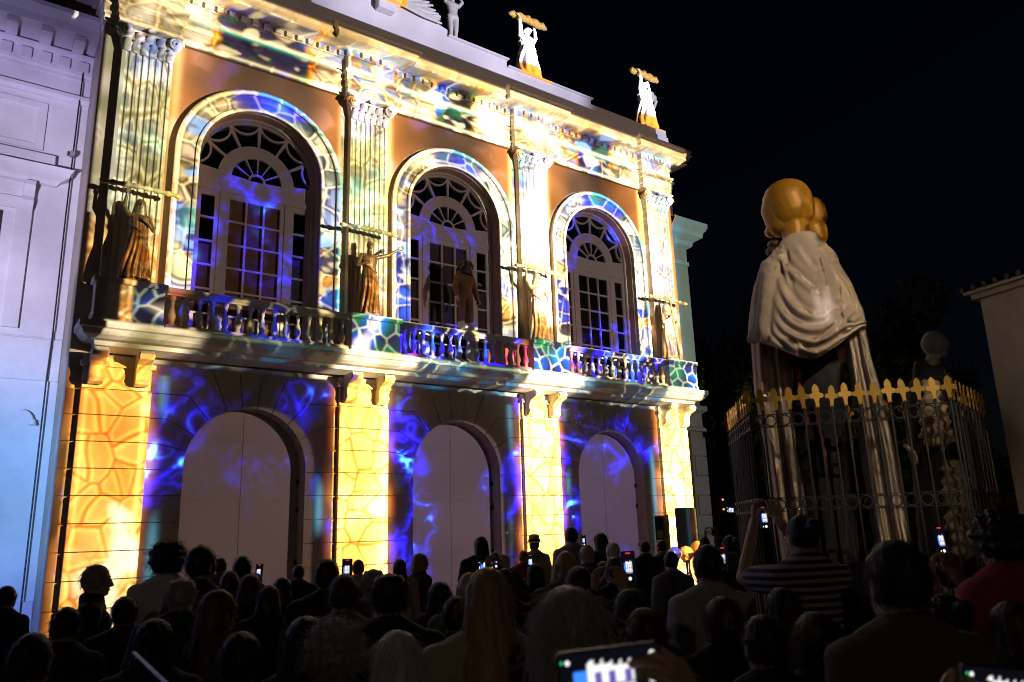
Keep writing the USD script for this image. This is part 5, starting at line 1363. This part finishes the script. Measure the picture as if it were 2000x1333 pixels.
LEAF = usdkit.material(stage, '/World/Looks/dark_leaf', {'o': ('object_info', {}), 'd': ('diffuse_bsdf', {'color': (.045, .06, .02)}), 't': ('translucent_bsdf', {'color': (.05, .07, .02)}), 'm': ('mix_closure', {'fac': .3})}, [('d.BSDF', 'm.closure1'), ('t.BSDF', 'm.closure2')], 'm.closure')
BARK = mat('bark', (.07, .05, .035), .9, .3, 8)
def tree(lab, pos, h, rad, seed):
    g = np.random.default_rng(seed)
    t = thing('tree', lab, 'tree', pos, 'trees beyond the square')
    ps = np.array(pos, float)
    tr_ = [tube([ps, ps + [.1, .05, h * .3], ps + [.0, .1, h * .6]], [.22, .17, .09], 9)]
    cl = []
    for k in range(12):
        a = g.uniform(0, 6.28); e = ps + [math.cos(a) * rad * g.uniform(.35, .8), math.sin(a) * rad * g.uniform(.35, .8), h * g.uniform(.45, .92)]
        s0 = ps + [.05, .05, h * g.uniform(.3, .55)]
        tr_.append(tube([s0, (s0 + e) / 2 + [0, 0, .2], e], [.08, .05, .02], 6)); cl.append((e, rad * g.uniform(.3, .55)))
    obj('trunk', cat(tr_), BARK, t)
    n = 5200; cc = g.integers(0, len(cl), n); ctr = np.array([cl[i][0] for i in cc]); rr = np.array([cl[i][1] for i in cc])
    d = g.standard_normal((n, 3)); d /= np.linalg.norm(d, axis=1, keepdims=True)
    p_ = ctr + d * (rr * g.uniform(.3, 1, n) ** .5)[:, None]
    a1 = g.standard_normal((n, 3)); a1 /= np.linalg.norm(a1, axis=1, keepdims=True); a2 = np.cross(a1, g.standard_normal((n, 3))); a2 /= np.linalg.norm(a2, axis=1, keepdims=True)
    L = g.uniform(.09, .18, n)[:, None]
    V_ = np.stack([p_ - a1 * L, p_ + a2 * L * .45, p_ + a1 * L, p_ - a2 * L * .45], 1).reshape(-1, 3)
    obj('crown', (V_, np.arange(n * 4).reshape(n, 4)), LEAF, t)
for i, (u, t_, h, r, lab) in enumerate(((1440, 27, 9.5, 2.6, 'dark tree between the theatre wing and the draped statue'), (1600, 25, 8.8, 3.0, 'wide dark tree behind the golden-headed statue'), (1730, 27, 10, 3.0, 'tall dark tree right of the draped statue'), (1860, 23, 6.5, 2.4, 'low dark tree left of the corner house'))):
    p_ = at(u, 1040, t_); tree(lab, (p_[0], p_[1], 0), h, r, 100 + i)
K = at(1412, 985, 34)
KB = thing('far_facade', 'dark low shopfront beyond the wing with two tiny orange lamps', 'building', (K[0], K[1], 0))
kr = np.array([rt[0], rt[1], 0]); kr /= np.linalg.norm(kr); kf = np.array([-kr[1], kr[0], 0])
def kq(m):
    m = as_tm(m).copy(); Tm = np.eye(4); Tm[:3, 0] = kr; Tm[:3, 1] = kf; Tm[:2, 3] = K[:2]; m.apply_transform(Tm); return m
obj('wall', kq(prism_y(sbox(-.6, 0, 9, 4.8).difference(unary_union([sbox(-.3, 0, .7, 2.4), sbox(1.6, .8, 3.2, 2.4)])), .0, .3)), DARKWALL, KB)
obj('door', kq(bx(-.3, .7, .12, .16, 0, 2.4)), CLO['brown'], KB)
obj('shop_window', kq(bx(1.6, 3.2, .12, .16, .8, 2.4)), DARKIN, KB)
BULB = usdkit.material(stage, '/World/Looks/orange_bulb', {'e': ('emission', {'color': (1, .38, .06), 'strength': 1.6})}, [], 'e.emission')
for u, v in ((1410, 976), (1413, 995)):
    zz = at(u, v, 33.7)[2]
    obj('lamp_bulb', kq(as_tm(sph((-.02, -.12, zz), .045, 10))), BULB, KB); obj('lamp_cap', kq(lathe([(0, 0), (.07, 0), (.04, .08), (0, .08)], 10, (-.02, -.12, zz + .04))), IRON, KB)

# lamps on the statue: a profile spotlight with a graded framing slide, and one shaped spot
sl = mast('spotlight_mast', 'mast with the spotlights that light the draped statue', SPOT, 'lamp')
def frame_of(lens, target, d):
    z = lens - target; z /= np.linalg.norm(z); x = np.cross([0, 0, 1.0], z); x /= np.linalg.norm(x); y = np.cross(z, x)
    def f(u, v, dep=0.0):
        p_ = sp_(u, v, dep) - lens; kk = d / -(p_ @ z); return ((p_ * kk) @ x, (p_ * kk) @ y)
    return x, y, z, f
xq, yq, zq, fq = frame_of(SPOT, sp_(1640, 620), .3)
cor = np.array([fq(u, v) for u, v in ((1380, 300), (1990, 300), (1380, 1240), (1990, 1240))])
gx, gy = np.linspace(cor[:, 0].min(), cor[:, 0].max(), 150), np.linspace(cor[:, 1].min(), cor[:, 1].max(), 170)
GX, GY = np.meshgrid(gx, gy)
def soft(poly, level, s):
    pg = Polygon([fq(*q) for q in poly]).buffer(0)
    m = shapely.contains_xy(pg, GX.ravel(), GY.ravel()).reshape(GX.shape).astype(float) * level
    return gaussian_filter(m, s)
lv = np.maximum.reduce([soft([(1490, 330), (1600, 330), (1640, 450), (1715, 600), (1735, 740), (1735, 775), (1445, 775), (1450, 600), (1480, 440)], 1.0, 2.0),
                        soft([(1420, 700), (1970, 690), (1975, 800), (1420, 810)], .50, 2.0), soft([(1440, 800), (1830, 800), (1860, 1150), (1480, 1150)], .60, 5.0),
                        soft([(1760, 620), (1930, 620), (1960, 1080), (1800, 1080)], .05, 3.0)])
sc_col = np.repeat(lv[..., None], 3, 2)
Vq = SPOT + GX.reshape(-1, 1) * xq + GY.reshape(-1, 1) * yq - zq * .3 - base_of[sl]
iq = np.arange(GX.size).reshape(GX.shape); Fq_ = np.stack([iq[:-1, :-1], iq[:-1, 1:], iq[1:, 1:], iq[1:, :-1]], -1).reshape(-1, 4)
s_ = UsdGeom.Mesh.Define(stage, sl + '/framing_slide')
s_.CreatePointsAttr(Vt.Vec3fArray.FromNumpy(Vq.astype(np.float32))); s_.CreateFaceVertexCountsAttr(Vt.IntArray.FromNumpy(np.full(len(Fq_), 4, np.int32))); s_.CreateFaceVertexIndicesAttr(Vt.IntArray.FromNumpy(Fq_.astype(np.int32).ravel())); s_.CreateSubdivisionSchemeAttr('none')
UsdGeom.PrimvarsAPI(s_).CreatePrimvar('slide', Sdf.ValueTypeNames.Color3fArray, 'vertex').Set(Vt.Vec3fArray.FromNumpy(sc_col.reshape(-1, 3).astype(np.float32)))
UsdShade.MaterialBindingAPI.Apply(s_.GetPrim()).Bind(SLIDE)
Gq = np.eye(4); Gq[:3, 0], Gq[:3, 1], Gq[:3, 2], Gq[:3, 3] = xq, yq, zq, SPOT
a0, a1, b0, b1 = gx[0] - .002, gx[-1] + .002, gy[0] - .002, gy[-1] + .002
can = cat([bx(a0 - .02, a0, b0 - .02, b1 + .02, -.32, .2), bx(a1, a1 + .02, b0 - .02, b1 + .02, -.32, .2), bx(a0, a1, b0 - .02, b0, -.32, .2), bx(a0, a1, b1, b1 + .02, -.32, .2), bx(a0, a1, b0, b1, .18, .2)])
can.apply_transform(Gq); obj('spotlight_housing', can, FLOCK, sl)
lamp(sl + '/lamp', SPOT - base_of[sl], SPOT_I, (1.0, .83, .62), .004)
# shaped spot: a star-like sliver through a cut plate
gp = 'gobo_plate'
tg = sp_(1612, 592, -.42)
z_g = GOBO - tg; dist_g = np.linalg.norm(z_g); z_g /= dist_g; x_g = np.cross([0, 0, 1.0], z_g); x_g /= np.linalg.norm(x_g); y_g = np.cross(z_g, x_g)
def gp2(u, v):
    p_ = sp_(u, v, -.42) - GOBO; kk = .3 / -(p_ @ z_g); return ((p_ * kk) @ x_g, (p_ * kk) @ y_g)
star = [(1612, 544), (1617, 552), (1622, 575), (1628, 588), (1629, 600), (1625, 618), (1621, 632), (1604, 634), (1590, 636), (1574, 636), (1590, 628), (1596, 610), (1592, 598), (1590, 578), (1588, 564), (1600, 580), (1608, 590), (1614, 578), (1614, 560)]
sp2 = Polygon([gp2(*s) for s in star]).buffer(0)
sp2 = sp2.union(Polygon([gp2(*s) for s in ((1634, 632), (1638, 624), (1643, 622), (1641, 630))]).buffer(0))
plate = Point(0, 0).buffer(.16, 24).difference(sp2)
pm_ = trimesh.creation.extrude_polygon(plate, .002); G4 = np.eye(4); G4[:3, 0], G4[:3, 1], G4[:3, 2] = x_g, y_g, z_g; G4[:3, 3] = GOBO - z_g * .3
pm_.apply_transform(G4); obj('cut_plate', pm_, IRON, sl)
tb = lathe([(.162, -.31), (.166, -.31), (.166, .42), (0, .42), (0, .415), (.162, .415)], 24); tb.apply_transform(G4); obj('tube_housing', tb, FLOCK, sl)
lamp(sl + '/shaped_lamp', GOBO - base_of[sl], GOBO_I, (.84, .84, 1.0), .0006)

# ================================================================== street lamp behind the viewer, the dim warm light on the crowd
LP = np.array([-9.0, -27.0, 5.2])
stl = thing('street_lamp', 'warm street lamp standing behind the crowd', 'street lamp', (LP[0], LP[1], 0))
obj('post', tube([(LP[0], LP[1], 0), (LP[0], LP[1], LP[2] - .30)], [.08, .05], 10), IRON, stl)
obj('lantern_base', lathe([(0, 0), (.12, 0), (.16, .08), (0, .08)], 12, (LP[0], LP[1], LP[2] - .32)), IRON, stl)
obj('lantern_cap', lathe([(.30, .22), (.32, .24), (.05, .42), (0, .42), (0, .22)], 12, tuple(LP)), IRON, stl)
lamp(stl + '/lamp', LP - base_of[stl], STREET_I, (1.0, .74, .48), .12)

# ================================================================== the crowd
CR = []
def P_(*a, **k):
    r = person(*a, **k); CR.append((a[0], a[1], r[4], r[2])); return r


# (u, v of the top of the head, width of the head of hair in pixels, hair style, hair colour, clothes, pose, label)
P_(190, 1104, 47, 'short', 'grey', 'black', 'stand', 'grey-haired person in black in profile facing right, before the orange pilaster at the left', dyaw=-1.15, eyes=True)
P_(331, 1064, 66, 'curly', 'black', 'white', 'stand', 'person with a dark curly head and white shirt, left of the first door')
P_(357, 1123, 58, 'balding', 'grey', 'black', 'stand', 'balding person in black in front of the curly-haired one in white')
P_(395, 1067, 52, 'short', 'black', 'black', 'stand', 'tall dark-haired person in black before the first door', dyaw=-.5)
P_(432, 1090, 27, 'short', 'black', 'grey', 'stand', 'short-haired distant person just right of the tall one at the first door')
P_(474, 1087, 38, 'short', 'black', 'navy', 'phone', 'dark-haired person holding up a small lit phone before the first door')
P_(450, 1116, 40, 'short', 'brown', 'black', 'stand', 'person with a brown crop in black below the first door centre')
P_(490, 1122, 54, 'bob', 'brown', 'black', 'stand', 'person with brown bobbed hair in front of the phone holder at the first door')
P_(428, 1153, 77, 'long', 'chestnut', 'brown', 'stand', 'long curly chestnut-haired person in profile with a brown coat, left foreground', dyaw=-.8, nstr=500)
P_(526, 1162, 58, 'bob', 'brown', 'black', 'stand', 'dark bobbed-haired person right of the chestnut-haired one in the left foreground')
P_(552, 1128, 49, 'long', 'black', 'navy', 'stand', 'long black-haired person in navy under the right edge of the first door')
P_(583, 1126, 28, 'short', 'black', 'black', 'stand', 'small distant dark head by the right jamb of the first door')
P_(639, 1093, 51, 'short', 'black', 'black', 'onehand', 'dark-haired person in black holding a phone at the second pilaster')
P_(672, 1122, 61, 'crop', 'brown', 'grey', 'stand', 'crop-headed person in grey in front of the second pilaster')
P_(700, 1094, 28, 'short', 'ginger', 'red', 'stand', 'ginger-haired distant person lit orange at the foot of the second pilaster', skin=0)
P_(729, 1106, 49, 'balding', 'grey', 'lightgrey', 'stand', 'balding person in light grey right of the second pilaster foot')
P_(760, 1111, 75, 'balding', 'black', 'black', 'stand', 'bald-crowned person with dark side hair, middle left foreground')
P_(781, 1092, 33, 'long', 'brown', 'beige', 'stand', 'brown long-haired distant person in beige between second pilaster and second door')
P_(821, 1081, 34, 'bob', 'blonde', 'black', 'stand', 'blonde person in profile with a dark coat before the second door', dyaw=-1.2, eyes=True)
P_(858, 1160, 60, 'bob', 'black', 'black', 'stand', 'black bobbed-haired person left of the straight blonde hair in the foreground')
P_(950, 1110, 105, 'straight', 'blonde', 'beige', 'stand', 'person with long straight blonde hair in the middle foreground, left of the big grey head', nstr=1400)
P_(916, 1112, 50, 'bald', 'grey', 'grey', 'stand', 'bald person just behind the long straight blonde hair')
P_(939, 1048, 31, 'long', 'black', 'black', 'stand', 'black long-haired distant person before the right half of the second door')
P_(966, 1078, 22, 'short', 'black', 'blue', 'stand', 'small distant dark-haired person in blue right of the second door')
P_(985, 1112, 50, 'short', 'black', 'black', 'high', 'dark-haired person lifting a bright landscape phone at the second door')
P_(1044, 1102, 42, 'bob', 'black', 'black', 'phone', 'black bobbed-haired person with a small bright phone below the third pilaster')
hatm = P_(1043, 1050, 22, 'hat', 'brown', 'beige', 'stand', 'person in a straw hat lit yellow at the foot of the third pilaster', depth=12.5)
P_(1022, 1076, 21, 'short', 'ginger', 'red', 'stand', 'ginger-haired person beside the straw hat at the third pilaster', depth=12)
P_(1115, 1030, 25, 'short', 'black', 'lightgrey', 'onehand', 'tall dark-haired person with a light scarf right of the third pilaster')
P_(1105, 1071, 43, 'bald', 'brown', 'brown', 'stand', 'bald tanned person in brown right of the third pilaster', skin=1)
P_(1146, 1060, 30, 'bald', 'grey', 'blue', 'stand', 'bald head lit blue left of the third door')
P_(1172, 1041, 30, 'long', 'black', 'black', 'stand', 'long black-haired person before the left side of the third door')
P_(1196, 1059, 28, 'crop', 'white', 'grey', 'stand', 'white-haired distant person before the third door')
P_(1130, 1108, 66, 'short', 'black', 'black', 'stand', 'dark-haired person in black behind the big grey head')
P_(1198, 1090, 44, 'short', 'brown', 'black', 'stand', 'brown-haired person left of the tall lit phone')
phB = P_(1228, 1152, 62, 'short', 'black', 'black', 'high', 'person in black lifting a tall lit phone before the third door', depth=3.4)
P_(1107, 1148, 160, 'bob', 'grey', 'brown', 'stand', 'large fluffy grey head in the middle foreground', nstr=2600, depth=1.95)
P_(1256, 1188, 88, 'crop', 'brown', 'black', 'stand', 'close-cropped brown head behind the big landscape phone')
P_(1258, 1057, 22, 'short', 'black', 'black', 'stand', 'distant dark-haired person before the third door right edge')
P_(1290, 1056, 21, 'short', 'black', 'grey', 'stand', 'distant dark-haired person left of the black loudspeaker')
P_(1309, 1077, 31, 'crop', 'black', 'grey', 'stand', 'crop-headed person in grey in front of the glass balls')
scarf = P_(1379, 1066, 60, 'short', 'black', 'lightgrey', 'onehand', 'dark-haired person in a light grey jacket with thick collar raising a bright phone')
P_(1424, 1046, 30, 'bun', 'black', 'green', 'high', 'person in dark green lifting a small landscape phone right of the theatre')
P_(1562, 1006, 56, 'bun', 'black', 'stripe', 'high', 'person in a striped top raising a lit phone with both arms before the statue', short=True)
P_(1548, 1098, 52, 'short', 'black', 'black', 'stand', 'dark head in front of the striped top')
P_(1662, 1097, 48, 'long', 'black', 'navy', 'stand', 'long black-haired person in navy below the statue cloth')
P_(1741, 1058, 112, 'short', 'black', 'brown', 'stand', 'big broad-shouldered dark-haired person in brown, right foreground', nstr=500)
redm = P_(1945, 1008, 100, 'curly', 'black', 'red', 'phone', 'person with big black curls and red top holding a phone at the right edge', short=True)
P_(1524, 1148, 77, 'long', 'black', 'black', 'stand', 'long black-haired person left of the broad-shouldered one')
P_(1408, 1166, 91, 'long', 'brown', 'black', 'stand', 'long brown-haired person between the big phone and the statue', nstr=500)
P_(1592, 1236, 112, 'bob', 'chestnut', 'brown', 'stand', 'chestnut bobbed head at the bottom edge under the statue', nstr=600)
P_(1975, 1200, 100, 'long', 'brown', 'black', 'stand', 'long brown-haired person at the bottom right corner', nstr=400)
P_(598, 1206, 105, 'bob', 'black', 'black', 'stand', 'dark bobbed head in the lower left foreground')
P_(655, 1264, 130, 'curly', 'grey', 'grey', 'stand', 'fluffy grey head at the bottom edge, left of the middle', nstr=2200)
P_(775, 1262, 118, 'bob', 'white', 'grey', 'stand', 'pale grey bobbed head at the bottom edge beside the fluffy grey one', nstr=1200)
P_(12, 1168, 40, 'short', 'black', 'black', 'stand', 'dark figure cut by the left edge beside the cyan wall', depth=6.5)
P_(245, 1180, 55, 'short', 'black', 'black', 'stand', 'small dark head below the orange pilaster at the left')
P_(130, 1215, 60, 'crop', 'black', 'black', 'stand', 'dark-clad head in front of the grey profile at the left')
P_(300, 1265, 95, 'bob', 'black', 'black', 'stand', 'black bobbed head at the bottom left')
P_(470, 1275, 95, 'short', 'black', 'black', 'stand', 'short-haired dark head at the bottom edge under the first door')
P_(60, 1290, 90, 'short', 'black', 'black', 'stand', 'dark head at the bottom left corner')
P_(1180, 1150, 40, 'long', 'black', 'black', 'stand', 'long black-haired head left of the tall lit phone')
P_(890, 1200, 66, 'short', 'black', 'black', 'stand', 'short dark head under the second door in front')
P_(1840, 1160, 80, 'bun', 'black', 'black', 'stand', 'dark head with a bun between the broad-shouldered person and the red top')
P_(1490, 1235, 95, 'short', 'black', 'black', 'stand', 'short dark head at the bottom edge left of the chestnut bob')
P_(1700, 1250, 110, 'short', 'black', 'navy', 'stand', 'short dark head at the bottom edge under the broad-shouldered person')
# straw hat on the person at the third pilaster
th, TF, s, aim, P = hatm
hat = thing('straw_hat', 'straw hat with a dark band worn at the foot of the third pilaster', 'hat', tuple(local(TF, (0, 0, 1.70))))
hm_ = lathe([(0, .125), (.05, .13), (.085, .11), (.10, .02), (.105, .0), (.19, -.012), (.192, -.004), (.10, .008)], 22); hm_.apply_transform(trimesh.transformations.translation_matrix((0, 0, 1.69))); hm_.apply_transform(TF)
obj('crown', hm_, BREAD, hat, smooth=50)
hb_ = lathe([(.101, .012), (.107, .012), (.102, .045), (.097, .045)], 22); hb_.apply_transform(trimesh.transformations.translation_matrix((0, 0, 1.69))); hb_.apply_transform(TF)
obj('band', hb_, CLO['black'], hat)

# phones: (u, v, depth, landscape, who is holding it)
def ph(u, v, t, land, label, roll_=0.0, dyaw=0.0, tilt=-.12, w=.074, h=.152):
    P = at(u, v, t); a = math.atan2(-(6.5 - P[0]), (0.6 - P[1])) + dyaw
    return phone(tuple(P), a, tilt, land, label, w, h, roll_)


def held(r, label, land, pose, roll_=0.0, dx=0.0):
    th, TF, s, aim, P = r
    q = {'high': (0 + dx, .365, 1.83), 'phone': (0 + dx, .40, 1.555), 'onehand': (.175 + dx, .44, 1.585)}[pose]
    return phone(tuple(local(TF, q)), aim, -.12, land, label, roll_=roll_)


def by(u):
    return min(CR, key=lambda c: abs(c[0] - u))


# each phone is placed where the photograph shows it, at its holder's arm's length
PHN = [(506, 1118, 474, False, 'small lit phone at the foot of the first door'), (678, 1113, 639, False, 'small lit phone at the left foot of the second pilaster'),
       (953, 1105, 985, True, 'bright landscape phone before the second door'), (1036, 1098, 1044, False, 'small bright phone under the straw hat'),
       (1140, 1056, 1115, False, 'tiny bright phone left of the third door'), (1228, 1108, 1228, False, 'tall lit phone held up before the third door'),
       (1412, 1092, 1379, False, 'bright tilted phone beside the light grey jacket'), (1428, 996, 1424, True, 'small blue-lit landscape phone right of the theatre corner'),
       (1493, 1012, 1562, False, 'tall blue-lit phone held up before the left hanging of the statue cloth'), (1838, 1056, 1945, False, 'tall lit phone in front of the railing at the right')]
for u, v, who, land, lab in PHN:
    c = by(who); t = (c[2] - CAM) @ fwd + .38
    ph(u, v, t, land, lab, dyaw=(-.9 if who == 1379 else -.2 if who == 474 else 0))
# nearest phone with its holder below the frame, and another at the bottom right corner
near = ph(1192, 1318, 1.08, True, 'large landscape phone in the middle foreground recording the show', roll_=-.06, tilt=0)
far2 = ph(1962, 1352, 1.2, True, 'landscape phone with a bright screen at the bottom right corner', roll_=.14, tilt=0)


def arm_holder(u, v, t, label, side, cloth):
    """A person standing below the frame whose raised forearm and hand hold the phone at (u, v)."""
    ph_ = at(u, v, t); f2 = np.array([6.5 - ph_[0], .6 - ph_[1], 0]); f2 /= np.linalg.norm(f2); r2 = np.array([f2[1], -f2[0], 0])
    base = ph_ - f2 * .42 + r2 * (.05 * side); base[2] = 0
    th = thing('person', label, 'person', (base[0], base[1], 0))
    a = math.atan2(-f2[0], f2[1]); TF = trimesh.transformations.concatenate_matrices(trimesh.transformations.translation_matrix(base), rot(a), trimesh.transformations.scale_matrix(.80))
    core, coat, trs, shoes = person_meshes('stand')
    def put(m): m = m.copy(); m.apply_transform(TF); return m
    sh = base + r2 * .17 * side + np.array((0, 0, 1.11)); wr = ph_ + r2 * side * .135 + np.array((0, 0, -.075)) - f2 * .02; el = (sh + wr) / 2 + r2 * .14 * side + np.array((0, 0, -.14))
    fore = smooth_blob([bone(sh, .05, el, .043), bone(el, .043, wr, .028)], .02, 2)
    hand = as_tm(union(hand_pieces(wr, (-r2 * side * .55 + np.array((0, 0, .85))), -r2 * side * .6 + f2 * .3, -side, .5)))
    obj('body', cat([put(core), fore, hand]), SKIN[0], th, smooth=60)
    obj('coat', put(coat), CLO[cloth], th, smooth=True); obj('trousers', put(trs), JEANS, th, smooth=True); obj('shoes', put(shoes), SHOE, th, smooth=True)
    obj('hair', put(hair_mesh('short', 5)), HAIRM['brown'], th, smooth=True)


arm_holder(1192, 1318, 1.08, 'person below the frame whose hand and forearm hold the large landscape phone', 1, 'black')
arm_holder(1962, 1352, 1.2, 'person below the frame whose hand holds the bright phone at the bottom right', -1, 'black')
# white wristband on the raised arm in the striped top
# ------------------------------------------------------------------ things at the foot of the facade
spk = at(1341, 1036, 18.0); spk_y = -.9
k_ = (spk_y - CAM[1]) / (at(1341, 1036, 1.0) - CAM)[1]; spk = CAM + (at(1341, 1036, 1.0) - CAM) * k_
LS = thing('loudspeaker', 'tall black loudspeaker column on a stand before the right-hand pilaster', 'loudspeaker', (spk[0], spk[1], 0))
zt = spk[2] + .62; zb_ = spk[2] - .62
obj('cabinet', cbox(spk[0] - .22, spk[0] + .22, spk[1] - .2, spk[1] + .2, zb_, zt, .015), BLACKP, LS)
obj('grille', cbox(spk[0] - .20, spk[0] + .20, spk[1] - .222, spk[1] - .201, zb_ + .03, zt - .03, .006), IRON, LS)
obj('pole', tube([(spk[0], spk[1], .0), (spk[0], spk[1], zb_)], .03, 8), IRON, LS)
for k in range(3):
    a = 2.1 * k; obj('leg', tube([(spk[0], spk[1], .5), (spk[0] + .4 * math.cos(a), spk[1] + .4 * math.sin(a), .02)], .015, 6), IRON, LS)
GLB = usdkit.material(stage, '/World/Looks/tinted_glass', {'p': ('principled_bsdf', {'base_color': (.95, .62, .30), 'roughness': .08, 'transmission_weight': .75, 'ior': 1.3})}, [], 'p.BSDF')
GLC = usdkit.material(stage, '/World/Looks/clear_glass', {'p': ('principled_bsdf', {'base_color': (.85, .92, .95), 'roughness': .05, 'transmission_weight': .85, 'ior': 1.3})}, [], 'p.BSDF')
for i, (u, v, r, g_, lab) in enumerate(((1318, 1082, .15, GLC, 'clear glass ball, left of the three lit balls before the loudspeaker'), (1340, 1082, .17, GLB, 'amber faceted glass ball in front of the loudspeaker'), (1364, 1072, .17, GLB, 'amber glass ball right of the loudspeaker, topmost of the three'))):
    kk = (-4.2 - CAM[1]) / (at(u, v, 1.0) - CAM)[1]; c = CAM + (at(u, v, 1.0) - CAM) * kk
    t = thing('glass_ball', lab, 'glass ball', (c[0], c[1], 0))
    m = trimesh.creation.icosphere(2 if i != 1 else 1, r); m.apply_translation(c); obj('ball', m, g_, t, smooth=(i != 1))
    obj('stem', cat([tube([(c[0], c[1], .0), (c[0], c[1], c[2] - r)], .025, 8), lathe([(0, 0), (.2, 0), (.2, .03), (.03, .05), (0, .05)], 14, (c[0], c[1], 0))]), IRON, t)
    obj('collar', lathe([(0, -.02), (.07, -.02), (.09, .03), (0, .03)], 12, (c[0], c[1], c[2] - r)), BREAD, t)
ns_ = CAM + (at(1288, 1032, 1.0) - CAM) * ((.10 - CAM[1]) / (at(1288, 1032, 1.0) - CAM)[1])
np_ = thing('wall_notice', 'small dark framed notice on the wall between the third door and the right pilaster', 'notice', tuple(ns_))
obj('frame', cbox(ns_[0] - .16, ns_[0] + .16, .075, .112, ns_[2] - .32, ns_[2] + .32, .008), IRON, np_)
obj('sheet', bx(ns_[0] - .12, ns_[0] + .12, .070, .0745, ns_[2] - .28, ns_[2] - .06), CLO['beige'], np_)
# handrail glinting at the lower left
h0, h1 = at(262, 1276, 2.6), at(318, 1330, 2.2)
HR = thing('metal_handrail', 'slanting metal tube handrail glinting at the lower left', 'handrail', (h1[0], h1[1], 0))
STEEL = mat('brushed_steel', (.05, .046, .044), .45, .1, 30, metallic=.9)
h2 = h1 + (h1 - h0) * 1.0
obj('tube', tube([h0, h1, h2], .007, 10), STEEL, HR, smooth=True)
obj('post', tube([h2, (h2[0], h2[1], 0)], .007, 8), STEEL, HR); obj('post', tube([h0 + (h1 - h0) * .2, ((h0 + (h1 - h0) * .2)[0], (h0 + (h1 - h0) * .2)[1], 0)], .014, 8), STEEL, HR)
bn = at(8, 1285, 7.0)
BN = thing('stone_bench', 'pale stone bench against the cyan wall at the left edge', 'bench', (bn[0], bn[1], 0))
obj('seat', cbox(bn[0] - 1.6, bn[0] + .22, bn[1] - .1, bn[1] + .4, bn[2] - .1, bn[2] + .02, .01), LEFTW, BN)
obj('leg', cbox(bn[0] - .2, bn[0] + .1, bn[1], bn[1] + .3, 0, bn[2] - .101, .01), LEFTW, BN); obj('leg', cbox(bn[0] - 1.4, bn[0] - 1.1, bn[1], bn[1] + .3, 0, bn[2] - .101, .01), LEFTW, BN)
